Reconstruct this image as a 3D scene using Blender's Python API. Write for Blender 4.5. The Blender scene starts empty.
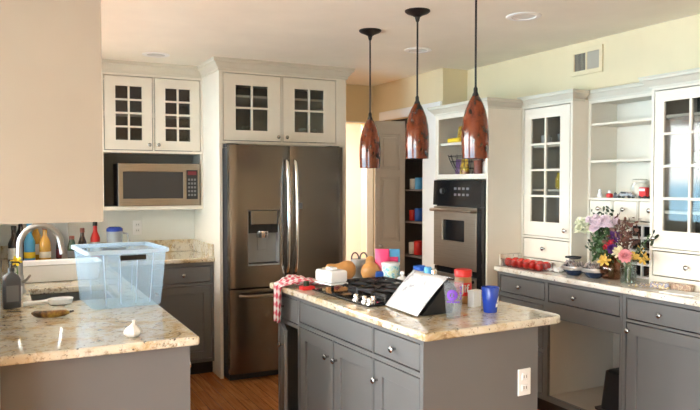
import bpy, bmesh, math, random
from mathutils import Vector, Matrix, noise
rnd = random.Random(7)
C = bpy.context.scene.collection
PI = math.pi
rad = math.radians
K = .92            # worktop height
CEIL = 2.44

# ------------------------------------------------------------------ materials
MATS = {}
def nodes(name):
    m = bpy.data.materials.new(name); m.use_nodes = True
    nt = m.node_tree; b = nt.nodes['Principled BSDF']
    MATS[name] = m
    return m, nt, b
def pm(name, col, rough=.5, metal=0., coat=0., trans=0., ior=1.45, alpha=1., spec=None):
    m, nt, b = nodes(name)
    b.inputs['Base Color'].default_value = (*col, 1)
    b.inputs['Roughness'].default_value = rough
    b.inputs['Metallic'].default_value = metal
    b.inputs['Coat Weight'].default_value = coat
    b.inputs['Transmission Weight'].default_value = trans
    b.inputs['IOR'].default_value = ior
    b.inputs['Alpha'].default_value = alpha
    if spec is not None: b.inputs['Specular IOR Level'].default_value = spec
    return m
def tex_coord(nt, scale=(1,1,1), rot=(0,0,0)):
    tc = nt.nodes.new('ShaderNodeTexCoord'); mp = nt.nodes.new('ShaderNodeMapping')
    mp.inputs['Scale'].default_value = scale; mp.inputs['Rotation'].default_value = rot
    nt.links.new(tc.outputs['Object'], mp.inputs['Vector'])
    return mp.outputs['Vector']
def noise_tex(nt, vec, scale, detail=4, rough=.55, dist=0):
    n = nt.nodes.new('ShaderNodeTexNoise')
    n.inputs['Scale'].default_value = scale; n.inputs['Detail'].default_value = detail
    n.inputs['Roughness'].default_value = rough; n.inputs['Distortion'].default_value = dist
    nt.links.new(vec, n.inputs['Vector'])
    return n.outputs['Fac']
def ramp(nt, fac, stops):
    r = nt.nodes.new('ShaderNodeValToRGB')
    e = r.color_ramp.elements
    while len(e) < len(stops): e.new(.5)
    for el, (p, c) in zip(e, stops):
        el.position = p; el.color = (*c, 1)
    nt.links.new(fac, r.inputs['Fac'])
    return r.outputs['Color']
def mix(nt, fac, a, b):
    n = nt.nodes.new('ShaderNodeMix'); n.data_type = 'RGBA'
    for v, i in ((fac, 0), (a, 6), (b, 7)):
        if hasattr(v, 'links') or hasattr(v, 'is_output'): nt.links.new(v, n.inputs[i])
        else: n.inputs[i].default_value = v if i == 0 else (*v, 1)
    return n.outputs[2]
def bump(nt, b, height, strength=.1, dist=.01):
    n = nt.nodes.new('ShaderNodeBump'); n.inputs['Strength'].default_value = strength
    n.inputs['Distance'].default_value = dist
    nt.links.new(height, n.inputs['Height']); nt.links.new(n.outputs['Normal'], b.inputs['Normal'])

def paint(name, col, rough=.55, var=.03, spec=.3):
    m, nt, b = nodes(name)
    v = tex_coord(nt)
    f = noise_tex(nt, v, 3, 3)
    lo = tuple(c*(1-var) for c in col); hi = tuple(min(1, c*(1+var)) for c in col)
    nt.links.new(ramp(nt, f, [(.3, lo), (.7, hi)]), b.inputs['Base Color'])
    b.inputs['Roughness'].default_value = rough
    b.inputs['Specular IOR Level'].default_value = spec
    return m
paint('cream', (.80, .75, .645), .42)
paint('crown_tone', (.66, .63, .53), .45)  # crown molding, a darker tone than the cream cabinets
paint('grey_paint', (.158, .158, .158), .42, .04, .5)
paint('wall_cream', (.80, .675, .44), .7)
paint('wall_white', (.80, .82, .78), .7)
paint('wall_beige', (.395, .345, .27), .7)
paint('wall_peach', (.84, .71, .60), .7)
paint('ceiling_paint', (.90, .86, .74), .8)
paint('trim_white', (.86, .85, .82), .4)
paint('door_beige', (.47, .40, .32), .45)
paint('raw_interior', (.56, .52, .46), .6)
paint('cabinet_inside_shaded', (.13, .125, .115), .6)  # shade of the unlit interiors put into a dark colour
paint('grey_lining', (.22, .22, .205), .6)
paint('deck', (.60, .59, .57), .7)
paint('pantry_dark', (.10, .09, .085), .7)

def granite(name):
    m, nt, b = nodes(name)
    v = tex_coord(nt)
    big = noise_tex(nt, v, 6, 5, .65, 1.2)
    base = ramp(nt, big, [(.30, (.36, .22, .09)), (.40, (.60, .46, .26)), (.49, (.70, .63, .48)), (.70, (.74, .71, .62))])
    mid = noise_tex(nt, v, 24, 5, .75)
    c1 = mix(nt, ramp(nt, mid, [(.54, (0,0,0)), (.64, (.75,.75,.75))]), base, (.27, .17, .08))
    fine = noise_tex(nt, v, 55, 4, .65)
    c2 = mix(nt, ramp(nt, fine, [(.60, (0,0,0)), (.67, (.95,.95,.95))]), c1, (.06, .045, .035))
    f3 = noise_tex(nt, v, 60, 2, .5)
    c3 = mix(nt, ramp(nt, f3, [(.30, (.6,.6,.6)), (.38, (0,0,0))]), c2, (.86, .83, .76))
    nt.links.new(c3, b.inputs['Base Color'])
    b.inputs['Roughness'].default_value = .08
    b.inputs['Coat Weight'].default_value = .5
    b.inputs['Coat Roughness'].default_value = .02
    return m
granite('granite')
def granite_pale(name):
    m, nt, b = nodes(name)
    v = tex_coord(nt)
    big = noise_tex(nt, v, 9, 5, .65, .8)
    base = ramp(nt, big, [(.30, (.62, .50, .36)), (.48, (.80, .76, .68)), (.70, (.86, .85, .80))])
    fine = noise_tex(nt, v, 60, 3, .6)
    c2 = mix(nt, ramp(nt, fine, [(.60, (0,0,0)), (.68, (.8,.8,.8))]), base, (.22, .17, .13))
    nt.links.new(c2, b.inputs['Base Color'])
    b.inputs['Roughness'].default_value = .15
    return m
granite_pale('granite_pale')

def steel(name, col, rough, stretch=(60, 60, 1.2), var=.12):
    m, nt, b = nodes(name)
    v = tex_coord(nt, stretch)
    f = noise_tex(nt, v, 4, 5, .6)
    lo = tuple(c*(1-var) for c in col); hi = tuple(c*(1+var) for c in col)
    nt.links.new(ramp(nt, f, [(.3, lo), (.7, hi)]), b.inputs['Base Color'])
    b.inputs['Metallic'].default_value = 1
    rr = nt.nodes.new('ShaderNodeMapRange')
    rr.inputs['To Min'].default_value = rough-.015; rr.inputs['To Max'].default_value = rough+.02
    nt.links.new(f, rr.inputs['Value']); nt.links.new(rr.outputs['Result'], b.inputs['Roughness'])
    b.inputs['Anisotropic'].default_value = .6
    return m
steel('stainless', (.17, .15, .135), .25, (30, 30, .3), .035)
steel('stainless_light', (.32, .27, .215), .33, (1.2, 60, 60))
pm('chrome', (.80, .79, .77), .14, 1.)
pm('knob_metal', (.46, .45, .44), .18, 1.)
pm('brushed_nickel', (.42, .41, .40), .30, 1.)
pm('black_metal', (.016, .014, .013), .45, .3)
pm('black_gloss', (.010, .010, .011), .12, 0., .4)
pm('black_plastic', (.014, .014, .015), .4)
pm('dark_window', (.045, .043, .042), .35)
pm('dark_side', (.055, .058, .062), .45, .4)
pm('grey_plastic', (.33, .34, .34), .4)
pm('white_gloss', (.86, .86, .85), .18)
pm('white_plastic', (.88, .88, .87), .35)
pm('paper', (.86, .86, .85), .7)
pm('cast_iron', (.012, .012, .013), .5)
pm('rubber_grey', (.10, .10, .11), .5)
pm('navy_glaze', (.016, .028, .060), .16, 0., .3)
pm('cobalt', (.015, .055, .38), .22, 0., .3)
pm('red', (.70, .030, .028), .28)
pm('tomato_red', (.62, .022, .014), .2, 0., .3)
pm('leaf_green', (.055, .11, .035), .5)
pm('stem_green', (.09, .17, .06), .5)
pm('dark_leaf', (.035, .05, .022), .55)
pm('petal_white', (.84, .84, .64), .6)
pm('petal_pink', (.84, .68, .74), .6)
pm('petal_hot', (.78, .32, .34), .6)
pm('petal_red', (.50, .02, .04), .6)
pm('petal_purple', (.10, .025, .16), .6)
pm('petal_yellow', (.70, .46, .10), .6)
pm('petal_cream', (.78, .70, .45), .6)
pm('petal_brown', (.17, .075, .055), .7)
pm('yellow', (.85, .62, .04), .4)
pm('pink_pack', (.85, .07, .22), .3)
pm('sky_pack', (.10, .42, .78), .3)
pm('blue_pack', (.02, .10, .42), .3)
pm('teal_pack', (.30, .66, .70), .4)
pm('orange_brown', (.55, .24, .08), .35)
pm('peanut', (.48, .24, .09), .35)
pm('amber', (.66, .36, .05), .12, 0., .5)
pm('dark_bottle', (.035, .02, .016), .12, 0., .5)
pm('green_bottle', (.03, .07, .035), .12, 0., .5)
pm('brown_cap', (.20, .06, .04), .4)
pm('purple_ink', (.16, .05, .42), .4)
pm('silver_paint', (.55, .57, .60), .25, .7)
pm('foil', (.70, .68, .66), .3, .8)
pm('cream_ceramic', (.72, .68, .58), .3)
pm('maroon', (.18, .02, .03), .35)
pm('brown_snack', (.42, .22, .10), .5)
pm('label_grey', (.20, .20, .21), .5)
pm('garlic_skin', (.84, .80, .76), .55)
pm('violet_pack', (.20, .10, .22), .4)
pm('vent_louver', (.50, .45, .36), .6)
pm('socket_dark', (.05, .05, .05), .6)

def thin_glass(name, tint=(.9,.9,.9), gloss=1.0):
    m = bpy.data.materials.new(name); m.use_nodes = True; MATS[name] = m
    nt = m.node_tree; nt.nodes.clear()
    o = nt.nodes.new('ShaderNodeOutputMaterial'); mx = nt.nodes.new('ShaderNodeMixShader')
    t = nt.nodes.new('ShaderNodeBsdfTransparent'); t.inputs['Color'].default_value = (*tint, 1)
    g = nt.nodes.new('ShaderNodeBsdfGlossy'); g.inputs['Roughness'].default_value = .03
    lw = nt.nodes.new('ShaderNodeLayerWeight'); lw.inputs['Blend'].default_value = .5
    pw = nt.nodes.new('ShaderNodeMath'); pw.operation = 'POWER'; pw.inputs[1].default_value = 4
    nt.links.new(lw.outputs['Facing'], pw.inputs[0])
    f = nt.nodes.new('ShaderNodeMath'); f.operation = 'MULTIPLY_ADD'; f.inputs[1].default_value = .7; f.inputs[2].default_value = .05*gloss
    nt.links.new(pw.outputs[0], f.inputs[0])
    nt.links.new(f.outputs[0], mx.inputs[0]); nt.links.new(t.outputs[0], mx.inputs[1]); nt.links.new(g.outputs[0], mx.inputs[2])
    nt.links.new(mx.outputs[0], o.inputs['Surface'])
    return m
thin_glass('pane', (.80, .81, .80), .8)
thin_glass('window_glass', (.95, .97, .97))
thin_glass('clear_glass', (.86, .89, .88), 1.05)
thin_glass('amber_glass', (.80, .60, .48), 1.1)
thin_glass('clear_pet', (.90, .91, .92))
def milky(name, col, a, rough=.25):
    m = bpy.data.materials.new(name); m.use_nodes = True; MATS[name] = m
    nt = m.node_tree; b = nt.nodes['Principled BSDF']; o = nt.nodes['Material Output']
    b.inputs['Base Color'].default_value = (*col, 1); b.inputs['Roughness'].default_value = rough
    tr = nt.nodes.new('ShaderNodeBsdfTranslucent'); tr.inputs['Color'].default_value = (*col, 1)
    m0 = nt.nodes.new('ShaderNodeMixShader'); m0.inputs[0].default_value = .5
    nt.links.new(b.outputs[0], m0.inputs[1]); nt.links.new(tr.outputs[0], m0.inputs[2])
    t = nt.nodes.new('ShaderNodeBsdfTransparent'); t.inputs['Color'].default_value = (.93, .97, 1, 1)
    mx = nt.nodes.new('ShaderNodeMixShader'); mx.inputs[0].default_value = a
    nt.links.new(t.outputs[0], mx.inputs[1]); nt.links.new(m0.outputs[0], mx.inputs[2])
    nt.links.new(mx.outputs[0], o.inputs['Surface'])
    return m
milky('bin_plastic', (.68, .85, 1.0), .20)
milky('bin_rim', (.84, .92, .98), .55)
milky('cup_plastic', (.88, .88, .90), .10)
milky('jug_plastic', (.80, .86, .92), .45)
milky('sheet_plastic', (.80, .84, .88), .55)

def amber_shade(name):
    m, nt, b = nodes(name)
    v = tex_coord(nt, (1, 1, .7))
    f = noise_tex(nt, v, 26, 3, .6, .25)
    base = ramp(nt, f, [(.36, (.012, .004, .003)), (.43, (.10, .018, .006)), (.55, (.15, .028, .008)), (.68, (.19, .040, .010))])
    nt.links.new(base, b.inputs['Base Color'])
    b.inputs['Roughness'].default_value = .10; b.inputs['Coat Weight'].default_value = .3
    b.inputs['Coat Roughness'].default_value = .04
    return m
amber_shade('amber_shade')

def wood_floor(name):
    m, nt, b = nodes(name)
    tc = nt.nodes.new('ShaderNodeTexCoord'); mp = nt.nodes.new('ShaderNodeMapping')
    mp.inputs['Rotation'].default_value = (0, 0, PI/2)
    nt.links.new(tc.outputs['Object'], mp.inputs['Vector'])
    br = nt.nodes.new('ShaderNodeTexBrick')
    br.inputs['Scale'].default_value = 1; br.inputs['Brick Width'].default_value = .9
    br.inputs['Row Height'].default_value = .075; br.inputs['Mortar Size'].default_value = .0012
    br.inputs['Color1'].default_value = (.0, .0, .0, 1); br.inputs['Color2'].default_value = (1, 1, 1, 1)
    br.inputs['Mortar'].default_value = (.5, .5, .5, 1)
    br.offset = .37
    nt.links.new(mp.outputs[0], br.inputs['Vector'])
    mp2 = nt.nodes.new('ShaderNodeMapping'); mp2.inputs['Scale'].default_value = (30, 1.6, 1)
    nt.links.new(tc.outputs['Object'], mp2.inputs['Vector'])
    g = noise_tex(nt, mp2.outputs[0], 2.2, 5, .6, .4)
    grain = ramp(nt, g, [(.3, (.32, .095, .026)), (.5, (.52, .19, .055)), (.7, (.64, .27, .095))])
    tone = mix(nt, .0, grain, grain)
    bc = nt.nodes.new('ShaderNodeSeparateColor'); nt.links.new(br.outputs['Color'], bc.inputs[0])
    mr = nt.nodes.new('ShaderNodeMapRange'); mr.inputs['To Min'].default_value = 0; mr.inputs['To Max'].default_value = .55
    nt.links.new(bc.outputs[0], mr.inputs['Value'])
    col = mix(nt, mr.outputs['Result'], tone, (.34, .11, .03))
    col = mix(nt, br.outputs['Fac'], col, (.05, .02, .01))
    nt.links.new(col, b.inputs['Base Color'])
    b.inputs['Roughness'].default_value = .24
    return m
wood_floor('wood_floor')

def checks(name, c0, c1, s):
    m, nt, b = nodes(name)
    v = tex_coord(nt)
    w1 = nt.nodes.new('ShaderNodeTexWave'); w1.bands_direction = 'X'; w1.inputs['Scale'].default_value = s
    w2 = nt.nodes.new('ShaderNodeTexWave'); w2.bands_direction = 'Y'; w2.inputs['Scale'].default_value = s
    uv = nt.nodes.new('ShaderNodeUVMap')
    for w in (w1, w2): nt.links.new(uv.outputs[0], w.inputs['Vector'])
    a = nt.nodes.new('ShaderNodeMath'); a.operation = 'ADD'
    nt.links.new(w1.outputs['Fac'], a.inputs[0]); nt.links.new(w2.outputs['Fac'], a.inputs[1])
    h = nt.nodes.new('ShaderNodeMath'); h.operation = 'MULTIPLY'; h.inputs[1].default_value = .5
    nt.links.new(a.outputs[0], h.inputs[0])
    nt.links.new(ramp(nt, h.outputs[0], [(.35, c0), (.65, c1)]), b.inputs['Base Color'])
    b.inputs['Roughness'].default_value = .85
    return m
checks('red_check', (.72, .10, .16), (.88, .82, .82), 4.0)
def mottled(name, stops, scale, rough=.5, dist=0):
    m, nt, b = nodes(name)
    v = tex_coord(nt)
    nt.links.new(ramp(nt, noise_tex(nt, v, scale, 4, .6, dist), stops), b.inputs['Base Color'])
    b.inputs['Roughness'].default_value = rough
    return m
mottled('squash_skin', [(.35, (.52, .24, .07)), (.6, (.68, .36, .12)), (.75, (.60, .40, .16))], 7, .4)
mottled('banana_skin', [(.40, (.05, .025, .01)), (.52, (.26, .12, .03)), (.66, (.55, .36, .06))], 18, .5)
mottled('printed_pack', [(.38, (.62, .62, .60)), (.48, (.12, .10, .25)), (.56, (.75, .55, .20)), (.66, (.70, .70, .68))], 60, .4)
mottled('snack_pack', [(.40, (.50, .42, .34)), (.50, (.30, .13, .08)), (.60, (.62, .50, .34))], 70, .4)
mottled('chips', [(.38, (.80, .58, .05)), (.50, (.48, .28, .03)), (.64, (.25, .10, .08))], 40, .35)
mottled('ink_paper', [(.33, (.34, .34, .36)), (.42, (.58, .58, .58)), (.9, (.62, .62, .62))], 26, .7)
mottled('tub_print', [(.38, (.20, .62, .66)), (.52, (.80, .88, .86)), (.64, (.66, .76, .44))], 55, .4)
mottled('pot_mix', [(.36, (.35, .22, .20)), (.5, (.46, .42, .40)), (.62, (.10, .07, .07))], 80, .4)

# ------------------------------------------------------------------ mesh builder
class MB:
    def __init__(s): s.bm = bmesh.new()
    def face(s, pts):
        vs = [s.bm.verts.new(p) for p in pts]
        return s.bm.faces.new(vs)
    def box(s, x0, x1, y0, y1, z0, z1):
        v = [s.bm.verts.new((x, y, z)) for z in (z0, z1) for y in (y0, y1) for x in (x0, x1)]
        for f in ((0,2,3,1), (4,5,7,6), (0,1,5,4), (2,6,7,3), (0,4,6,2), (1,3,7,5)):
            s.bm.faces.new([v[i] for i in f])
        return s
    def obox(s, c, ax, ay, az):                    # oriented box: centre and half axes
        c, ax, ay, az = map(Vector, (c, ax, ay, az))
        v = [s.bm.verts.new(c + ax*i + ay*j + az*k) for k in (-1, 1) for j in (-1, 1) for i in (-1, 1)]
        for f in ((0,2,3,1), (4,5,7,6), (0,1,5,4), (2,6,7,3), (0,4,6,2), (1,3,7,5)):
            s.bm.faces.new([v[i] for i in f])
        return s
    def plate(s, us, vs, holes, w0, w1, f):
        n, m = len(us), len(vs)
        solid = lambda i, j: 0 <= i < n-1 and 0 <= j < m-1 and (i, j) not in holes
        V = {}
        def P(i, j, k):
            if (i, j, k) not in V: V[(i, j, k)] = s.bm.verts.new(f(us[i], vs[j], (w0, w1)[k]))
            return V[(i, j, k)]
        for i in range(n-1):
            for j in range(m-1):
                if not solid(i, j): continue
                for k in (0, 1):
                    s.bm.faces.new([P(i,j,k), P(i+1,j,k), P(i+1,j+1,k), P(i,j+1,k)])
                if not solid(i-1, j): s.bm.faces.new([P(i,j,0), P(i,j+1,0), P(i,j+1,1), P(i,j,1)])
                if not solid(i+1, j): s.bm.faces.new([P(i+1,j,0), P(i+1,j+1,0), P(i+1,j+1,1), P(i+1,j,1)])
                if not solid(i, j-1): s.bm.faces.new([P(i,j,0), P(i+1,j,0), P(i+1,j,1), P(i,j,1)])
                if not solid(i, j+1): s.bm.faces.new([P(i,j+1,0), P(i+1,j+1,0), P(i+1,j+1,1), P(i,j+1,1)])
        return s
    def holed(s, u0, u1, v0, v1, rects, w0, w1, f, extra_u=()):
        us = sorted({round(x, 5) for x in [u0, u1, *extra_u, *[r[0] for r in rects], *[r[1] for r in rects]]})
        vs = sorted({round(x, 5) for x in [v0, v1, *[r[2] for r in rects], *[r[3] for r in rects]]})
        H = set()
        for i in range(len(us)-1):
            for j in range(len(vs)-1):
                cu, cv = (us[i]+us[i+1])/2, (vs[j]+vs[j+1])/2
                if any(r[0] < cu < r[1] and r[2] < cv < r[3] for r in rects): H.add((i, j))
        return s.plate(us, vs, H, w0, w1, f)
    def lathe(s, prof, c=(0,0,0), seg=20, R=None, close=True):
        c = Vector(c); rings = []
        for r, z in prof:
            if r < 1e-6:
                p = Vector((0, 0, z)); p = R @ p if R else p
                rings.append([s.bm.verts.new(c+p)])
            else:
                ring = []
                for k in range(seg):
                    a = 2*PI*k/seg; p = Vector((r*math.cos(a), r*math.sin(a), z)); p = R @ p if R else p
                    ring.append(s.bm.verts.new(c+p))
                rings.append(ring)
        for A, B in zip(rings, rings[1:]):
            for k in range(seg):
                k2 = (k+1) % seg
                if len(A) == 1 and len(B) == 1: break
                if len(A) == 1: s.bm.faces.new([A[0], B[k], B[k2]])
                elif len(B) == 1: s.bm.faces.new([A[k], A[k2], B[0]])
                else: s.bm.faces.new([A[k], A[k2], B[k2], B[k]])
        if close:
            for ring in (rings[0], rings[-1]):
                if len(ring) > 2: s.bm.faces.new(ring)
        return s
    def tube(s, path, r, seg=8, cap=True):
        path = [Vector(p) for p in path]; n = len(path)
        rr = r if isinstance(r, (list, tuple)) else [r]*n
        up = None; rings = []
        for i, p in enumerate(path):
            t = (path[min(i+1, n-1)] - path[max(i-1, 0)]).normalized()
            if up is None:
                up = t.cross(Vector((0, 0, 1)))
                if up.length < .1: up = t.cross(Vector((1, 0, 0)))
                up.normalize()
            else:
                up = (up - t*up.dot(t)).normalized()
            b = t.cross(up)
            rings.append([s.bm.verts.new(p + (up*math.cos(2*PI*k/seg) + b*math.sin(2*PI*k/seg))*rr[i]) for k in range(seg)])
        for A, B in zip(rings, rings[1:]):
            for k in range(seg):
                k2 = (k+1) % seg
                s.bm.faces.new([A[k], A[k2], B[k2], B[k]])
        if cap:
            s.bm.faces.new(rings[0]); s.bm.faces.new(rings[-1])
        return s
    def prism(s, pts, z0, z1, f=lambda x, y, z: (x, y, z)):
        a = [s.bm.verts.new(f(x, y, z0)) for x, y in pts]; b = [s.bm.verts.new(f(x, y, z1)) for x, y in pts]
        s.bm.faces.new(a); s.bm.faces.new(b)
        for i in range(len(pts)):
            j = (i+1) % len(pts); s.bm.faces.new([a[i], a[j], b[j], b[i]])
        return s
    def sweep(s, path, prof):                      # moulding: path in xy turning at right angles, outwards = right of travel
        P = [Vector((x, y)) for x, y in path]; rows = []
        nrm = []
        for a, b in zip(P, P[1:]):
            d = (b-a).normalized(); nrm.append(Vector((d.y, -d.x)))
        for i, p in enumerate(P):
            if i == 0: o = nrm[0]
            elif i == len(P)-1: o = nrm[-1]
            else: o = nrm[i-1] + nrm[i]
            rows.append([s.bm.verts.new((p.x+o.x*q, p.y+o.y*q, z)) for q, z in prof])
        m = len(prof)
        for A, B in zip(rows, rows[1:]):
            for k in range(m):
                k2 = (k+1) % m; s.bm.faces.new([A[k], A[k2], B[k2], B[k]])
        s.bm.faces.new(rows[0]); s.bm.faces.new(rows[-1])
        return s
    def ball(s, c, r, seg=14, rings=10, f=None):
        c = Vector(c); r = (r, r, r) if not isinstance(r, (tuple, list)) else r
        before = len(s.bm.verts)
        prof = [(math.sin(PI*i/rings), -math.cos(PI*i/rings)) for i in range(rings+1)]
        R = []
        for pr, pz in prof:
            if pr < 1e-6: R.append([s.bm.verts.new(c + Vector((0, 0, pz*r[2])))])
            else: R.append([s.bm.verts.new(c + Vector((pr*math.cos(2*PI*k/seg)*r[0], pr*math.sin(2*PI*k/seg)*r[1], pz*r[2]))) for k in range(seg)])
        for A, B in zip(R, R[1:]):
            for k in range(seg):
                k2 = (k+1) % seg
                if len(A) == 1: s.bm.faces.new([A[0], B[k], B[k2]])
                elif len(B) == 1: s.bm.faces.new([A[k], A[k2], B[0]])
                else: s.bm.faces.new([A[k], A[k2], B[k2], B[k]])
        return s
    def build(s, name, mat, parent=None, smooth=False, bev=0, loc=None, sub=0, seg=2, solid=0):
        bmesh.ops.recalc_face_normals(s.bm, faces=s.bm.faces)
        me = bpy.data.meshes.new(name); s.bm.to_mesh(me); s.bm.free()
        o = bpy.data.objects.new(name, me); C.objects.link(o)
        me.materials.append(MATS[mat])
        if smooth:
            for p in me.polygons: p.use_smooth = True
            me.set_sharp_from_angle(angle=rad(40))
        if solid:
            m = o.modifiers.new('thick', 'SOLIDIFY'); m.thickness = solid; m.offset = 0
        if bev:
            m = o.modifiers.new('bevel', 'BEVEL'); m.width = bev; m.segments = seg; m.limit_method = 'ANGLE'; m.angle_limit = rad(40)
        if sub:
            m = o.modifiers.new('sub', 'SUBSURF'); m.levels = sub; m.render_levels = sub
        if parent: o.parent = parent
        if loc: o.location = loc
        return o
def thing(name, label, cat, loc=(0, 0, 0), rz=0, group=None):
    o = bpy.data.objects.new(name, None); C.objects.link(o); o.empty_display_size = .05
    o.location = loc; o.rotation_euler = (0, 0, rz); o['label'] = label; o['category'] = cat
    if group: o['group'] = group
    return o
def tag(o, label, cat, group=None, rz=None):
    o['label'] = label; o['category'] = cat
    if group: o['group'] = group
    if rz is not None: o.rotation_euler = (0, 0, rz)
    return o
def struct(o): o['kind'] = 'structure'; return o
def copy_tree(o, parent=None):
    c = o.copy(); C.objects.link(c); c.parent = parent
    for ch in list(o.children): copy_tree(ch, c)
    return c
XZ = lambda u, v, w: (u, w, v)
XY = lambda u, v, w: (u, v, w)
YZ = lambda u, v, w: (w, u, v)

# ------------------------------------------------------------------ room shell
struct(MB().box(-3.2, 4.3, -3.2, 8.4, -.06, 0).build('floor', 'wood_floor'))
struct(MB().box(-3.2, 4.3, -3.2, 8.4, CEIL, CEIL+.08).build('ceiling', 'ceiling_paint'))
# left kitchen wall with the window over the sink
struct(MB().holed(2.51, 5.95, 0, CEIL, [(2.80, 5.30, 1.05, 2.25)], -.15, -.03, YZ).build('wall_left', 'wall_white'))
# wall return whose upper half hangs over the peninsula
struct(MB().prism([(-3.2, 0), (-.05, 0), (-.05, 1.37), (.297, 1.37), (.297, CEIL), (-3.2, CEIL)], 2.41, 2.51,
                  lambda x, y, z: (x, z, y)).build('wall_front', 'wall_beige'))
struct(MB().holed(-.15, 3.26, 0, CEIL, [(2.2, 3.14, -.01, 2.075)], 5.85, 5.95, XZ).build('wall_back', 'wall_cream'))
struct(MB().box(-.03, 1.462, 5.838, 5.852, 1.02, CEIL).build('trim_1', 'wall_white'))
# pantry wall (its opening), jog, right wall and soffit
struct(MB().holed(4.665, 5.86, 0, CEIL, [(4.94, 5.62, -.01, 2.09)], 3.22, 3.29, YZ).build('wall_pantry', 'wall_cream'))
struct(MB().box(3.29, 4.3, 4.665, 4.75, 0, CEIL).build('wall_jog', 'wall_cream'))
struct(MB().holed(-3.2, 4.665, 0, CEIL, [(.55, 1.75, -1, 2.06)], 3.70, 3.8, YZ).build('wall_right', 'wall_cream'))  # unseen opening added for a dark reflection in the refrigerator
struct(MB().box(4.28, 4.3, .4, 1.9, 0, CEIL).box(3.8, 4.28, .4, .45, 0, CEIL).box(3.8, 4.28, 1.85, 1.9, 0, CEIL).build('wall_reflection_dark', 'pantry_dark'))  # unseen dark box added behind that opening to darken the refrigerator's reflection
struct(MB().box(3.465, 3.70, -3.2, 4.665, 2.115, CEIL).build('wall_soffit', 'wall_cream'))
# room behind the camera: wide openings to the daylight
struct(MB().holed(-3.2, 2.41, 0, CEIL, [(-2.8, -.5, .25, 2.2), (-.35, 2.25, .05, 2.3)], -3.2, -3.08, YZ).build('wall_far_left', 'wall_cream'))
struct(MB().holed(-3.2, 3.8, 0, CEIL, [], -3.2, -3.08, XZ).build('wall_rear', 'wall_cream'))
# hall beyond the doorway
struct(MB().box(1.2, 4.3, 7.35, 7.45, 0, CEIL).build('wall_hall', 'wall_peach'))
struct(MB().box(1.1, 1.2, 5.95, 7.45, 0, CEIL).build('wall_hall_left', 'wall_peach'))
struct(MB().box(3.9, 4.0, 5.95, 7.35, 0, CEIL).build('wall_hall_right', 'wall_peach'))
# pantry closet shell
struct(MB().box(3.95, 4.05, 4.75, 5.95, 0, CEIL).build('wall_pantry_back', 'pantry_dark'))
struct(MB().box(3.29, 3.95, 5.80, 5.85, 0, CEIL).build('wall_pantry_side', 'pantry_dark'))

def window(n, u0, u1, v0, v1, w, f, nu, nv, t=.05):
    b = MB(); us = [u0+(u1-u0)*i/nu for i in range(nu+1)]; vs = [v0+(v1-v0)*i/nv for i in range(nv+1)]
    rects = [(us[i]+t/2, us[i+1]-t/2, vs[j]+t/2, vs[j+1]-t/2) for i in range(nu) for j in range(nv)]
    b.holed(u0, u1, v0, v1, rects, w-.03, w+.03, f)
    o = struct(b.build('window_%d' % n, 'trim_white'))
    g = MB().holed(u0+.02, u1-.02, v0+.02, v1-.02, [], w-.003, w+.003, f).build('window_pane', 'window_glass', o)
    return o
window(1, 2.80, 5.30, 1.05, 2.25, -.09, YZ, 3, 1)
window(2, -2.8, -.5, .25, 2.2, -3.14, YZ, 3, 1)
window(3, -.35, 2.25, .05, 2.3, -3.14, YZ, 2, 1)
# pale deck outside the windows
struct(MB().box(-9, -3.25, -9, 9, -.3, -.06).build('ground_deck', 'deck'))
struct(MB().box(-3.25, 6, -9, -3.25, -.3, -.06).build('ground_deck_rear', 'deck'))
# casings
cas = MB().holed(2.13, 3.215, 0, 2.09, [(2.2, 3.14, -1, 2.078)], 5.83, 5.849, XZ)
struct(cas.build('trim_2', 'trim_white', bev=.004))
cas = MB().holed(4.67, 5.70, 0, 2.17, [(4.94, 5.62, -1, 2.09)], 3.20, 3.219, YZ)
struct(cas.build('trim_3', 'trim_white', bev=.004))

# ------------------------------------------------------------------ cabinet kit (local: x along the front, y into the cabinet, z up)
KNOB = [(0, 0), (.006, 0), (.006, .012), (.010, .016), (.0145, .021), (.0145, .026), (.009, .031), (0, .032)]
R_front = Matrix.Rotation(PI/2, 3, 'X')          # lathe axis +z -> -y
def knob(parent, x, z, y=0):
    return MB().lathe(KNOB, (x, y, z), 14, R_front).build('knob', 'knob_metal', parent, True)
G = .006
def body(t, w, d, z0, z1, openings, mat, back=None, toe=0, name='body', top=True):
    b = MB()
    b.holed(0, w, z0, z1, openings, 0, .02, XZ)
    b.box(0, .018, .02, d, z0, z1).box(w-.018, w, .02, d, z0, z1)
    b.box(.018, w-.018, d-.012, d, z0, z1)
    if top: b.box(.018, w-.018, .02, d-.012, z1-.018, z1)
    b.box(.018, w-.018, .02, d-.012, z0, z0+.018)
    o = b.build(name, mat, t)
    if toe: MB().box(0, w, .05, .07, 0, z0).build('toe_kick', toe, t)
    return o
def shaker(t, x0, x1, z0, z1, mat, kx=None, kz=None, rail=.055, name='door'):
    x0 += G; x1 -= G; z0 += G; z1 -= G
    b = MB().holed(x0, x1, z0, z1, [(x0+rail, x1-rail, z0+rail, z1-rail)], .001, .021, XZ)
    b.box(x0+rail-.004, x1-rail+.004, .0135, .020, z0+rail-.004, z1-rail+.004)
    o = b.build(name, mat, t, bev=.0015, seg=1)
    if kx is not None: knob(o, kx, kz, .001)
    return o
def slab(t, x0, x1, z0, z1, mat, kx=None, kz=None, name='drawer'):
    o = MB().box(x0+G, x1-G, .001, .021, z0+G, z1-G).build(name, mat, t, bev=.002)
    if kx is not None: knob(o, kx, kz, .001)
    return o
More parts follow.
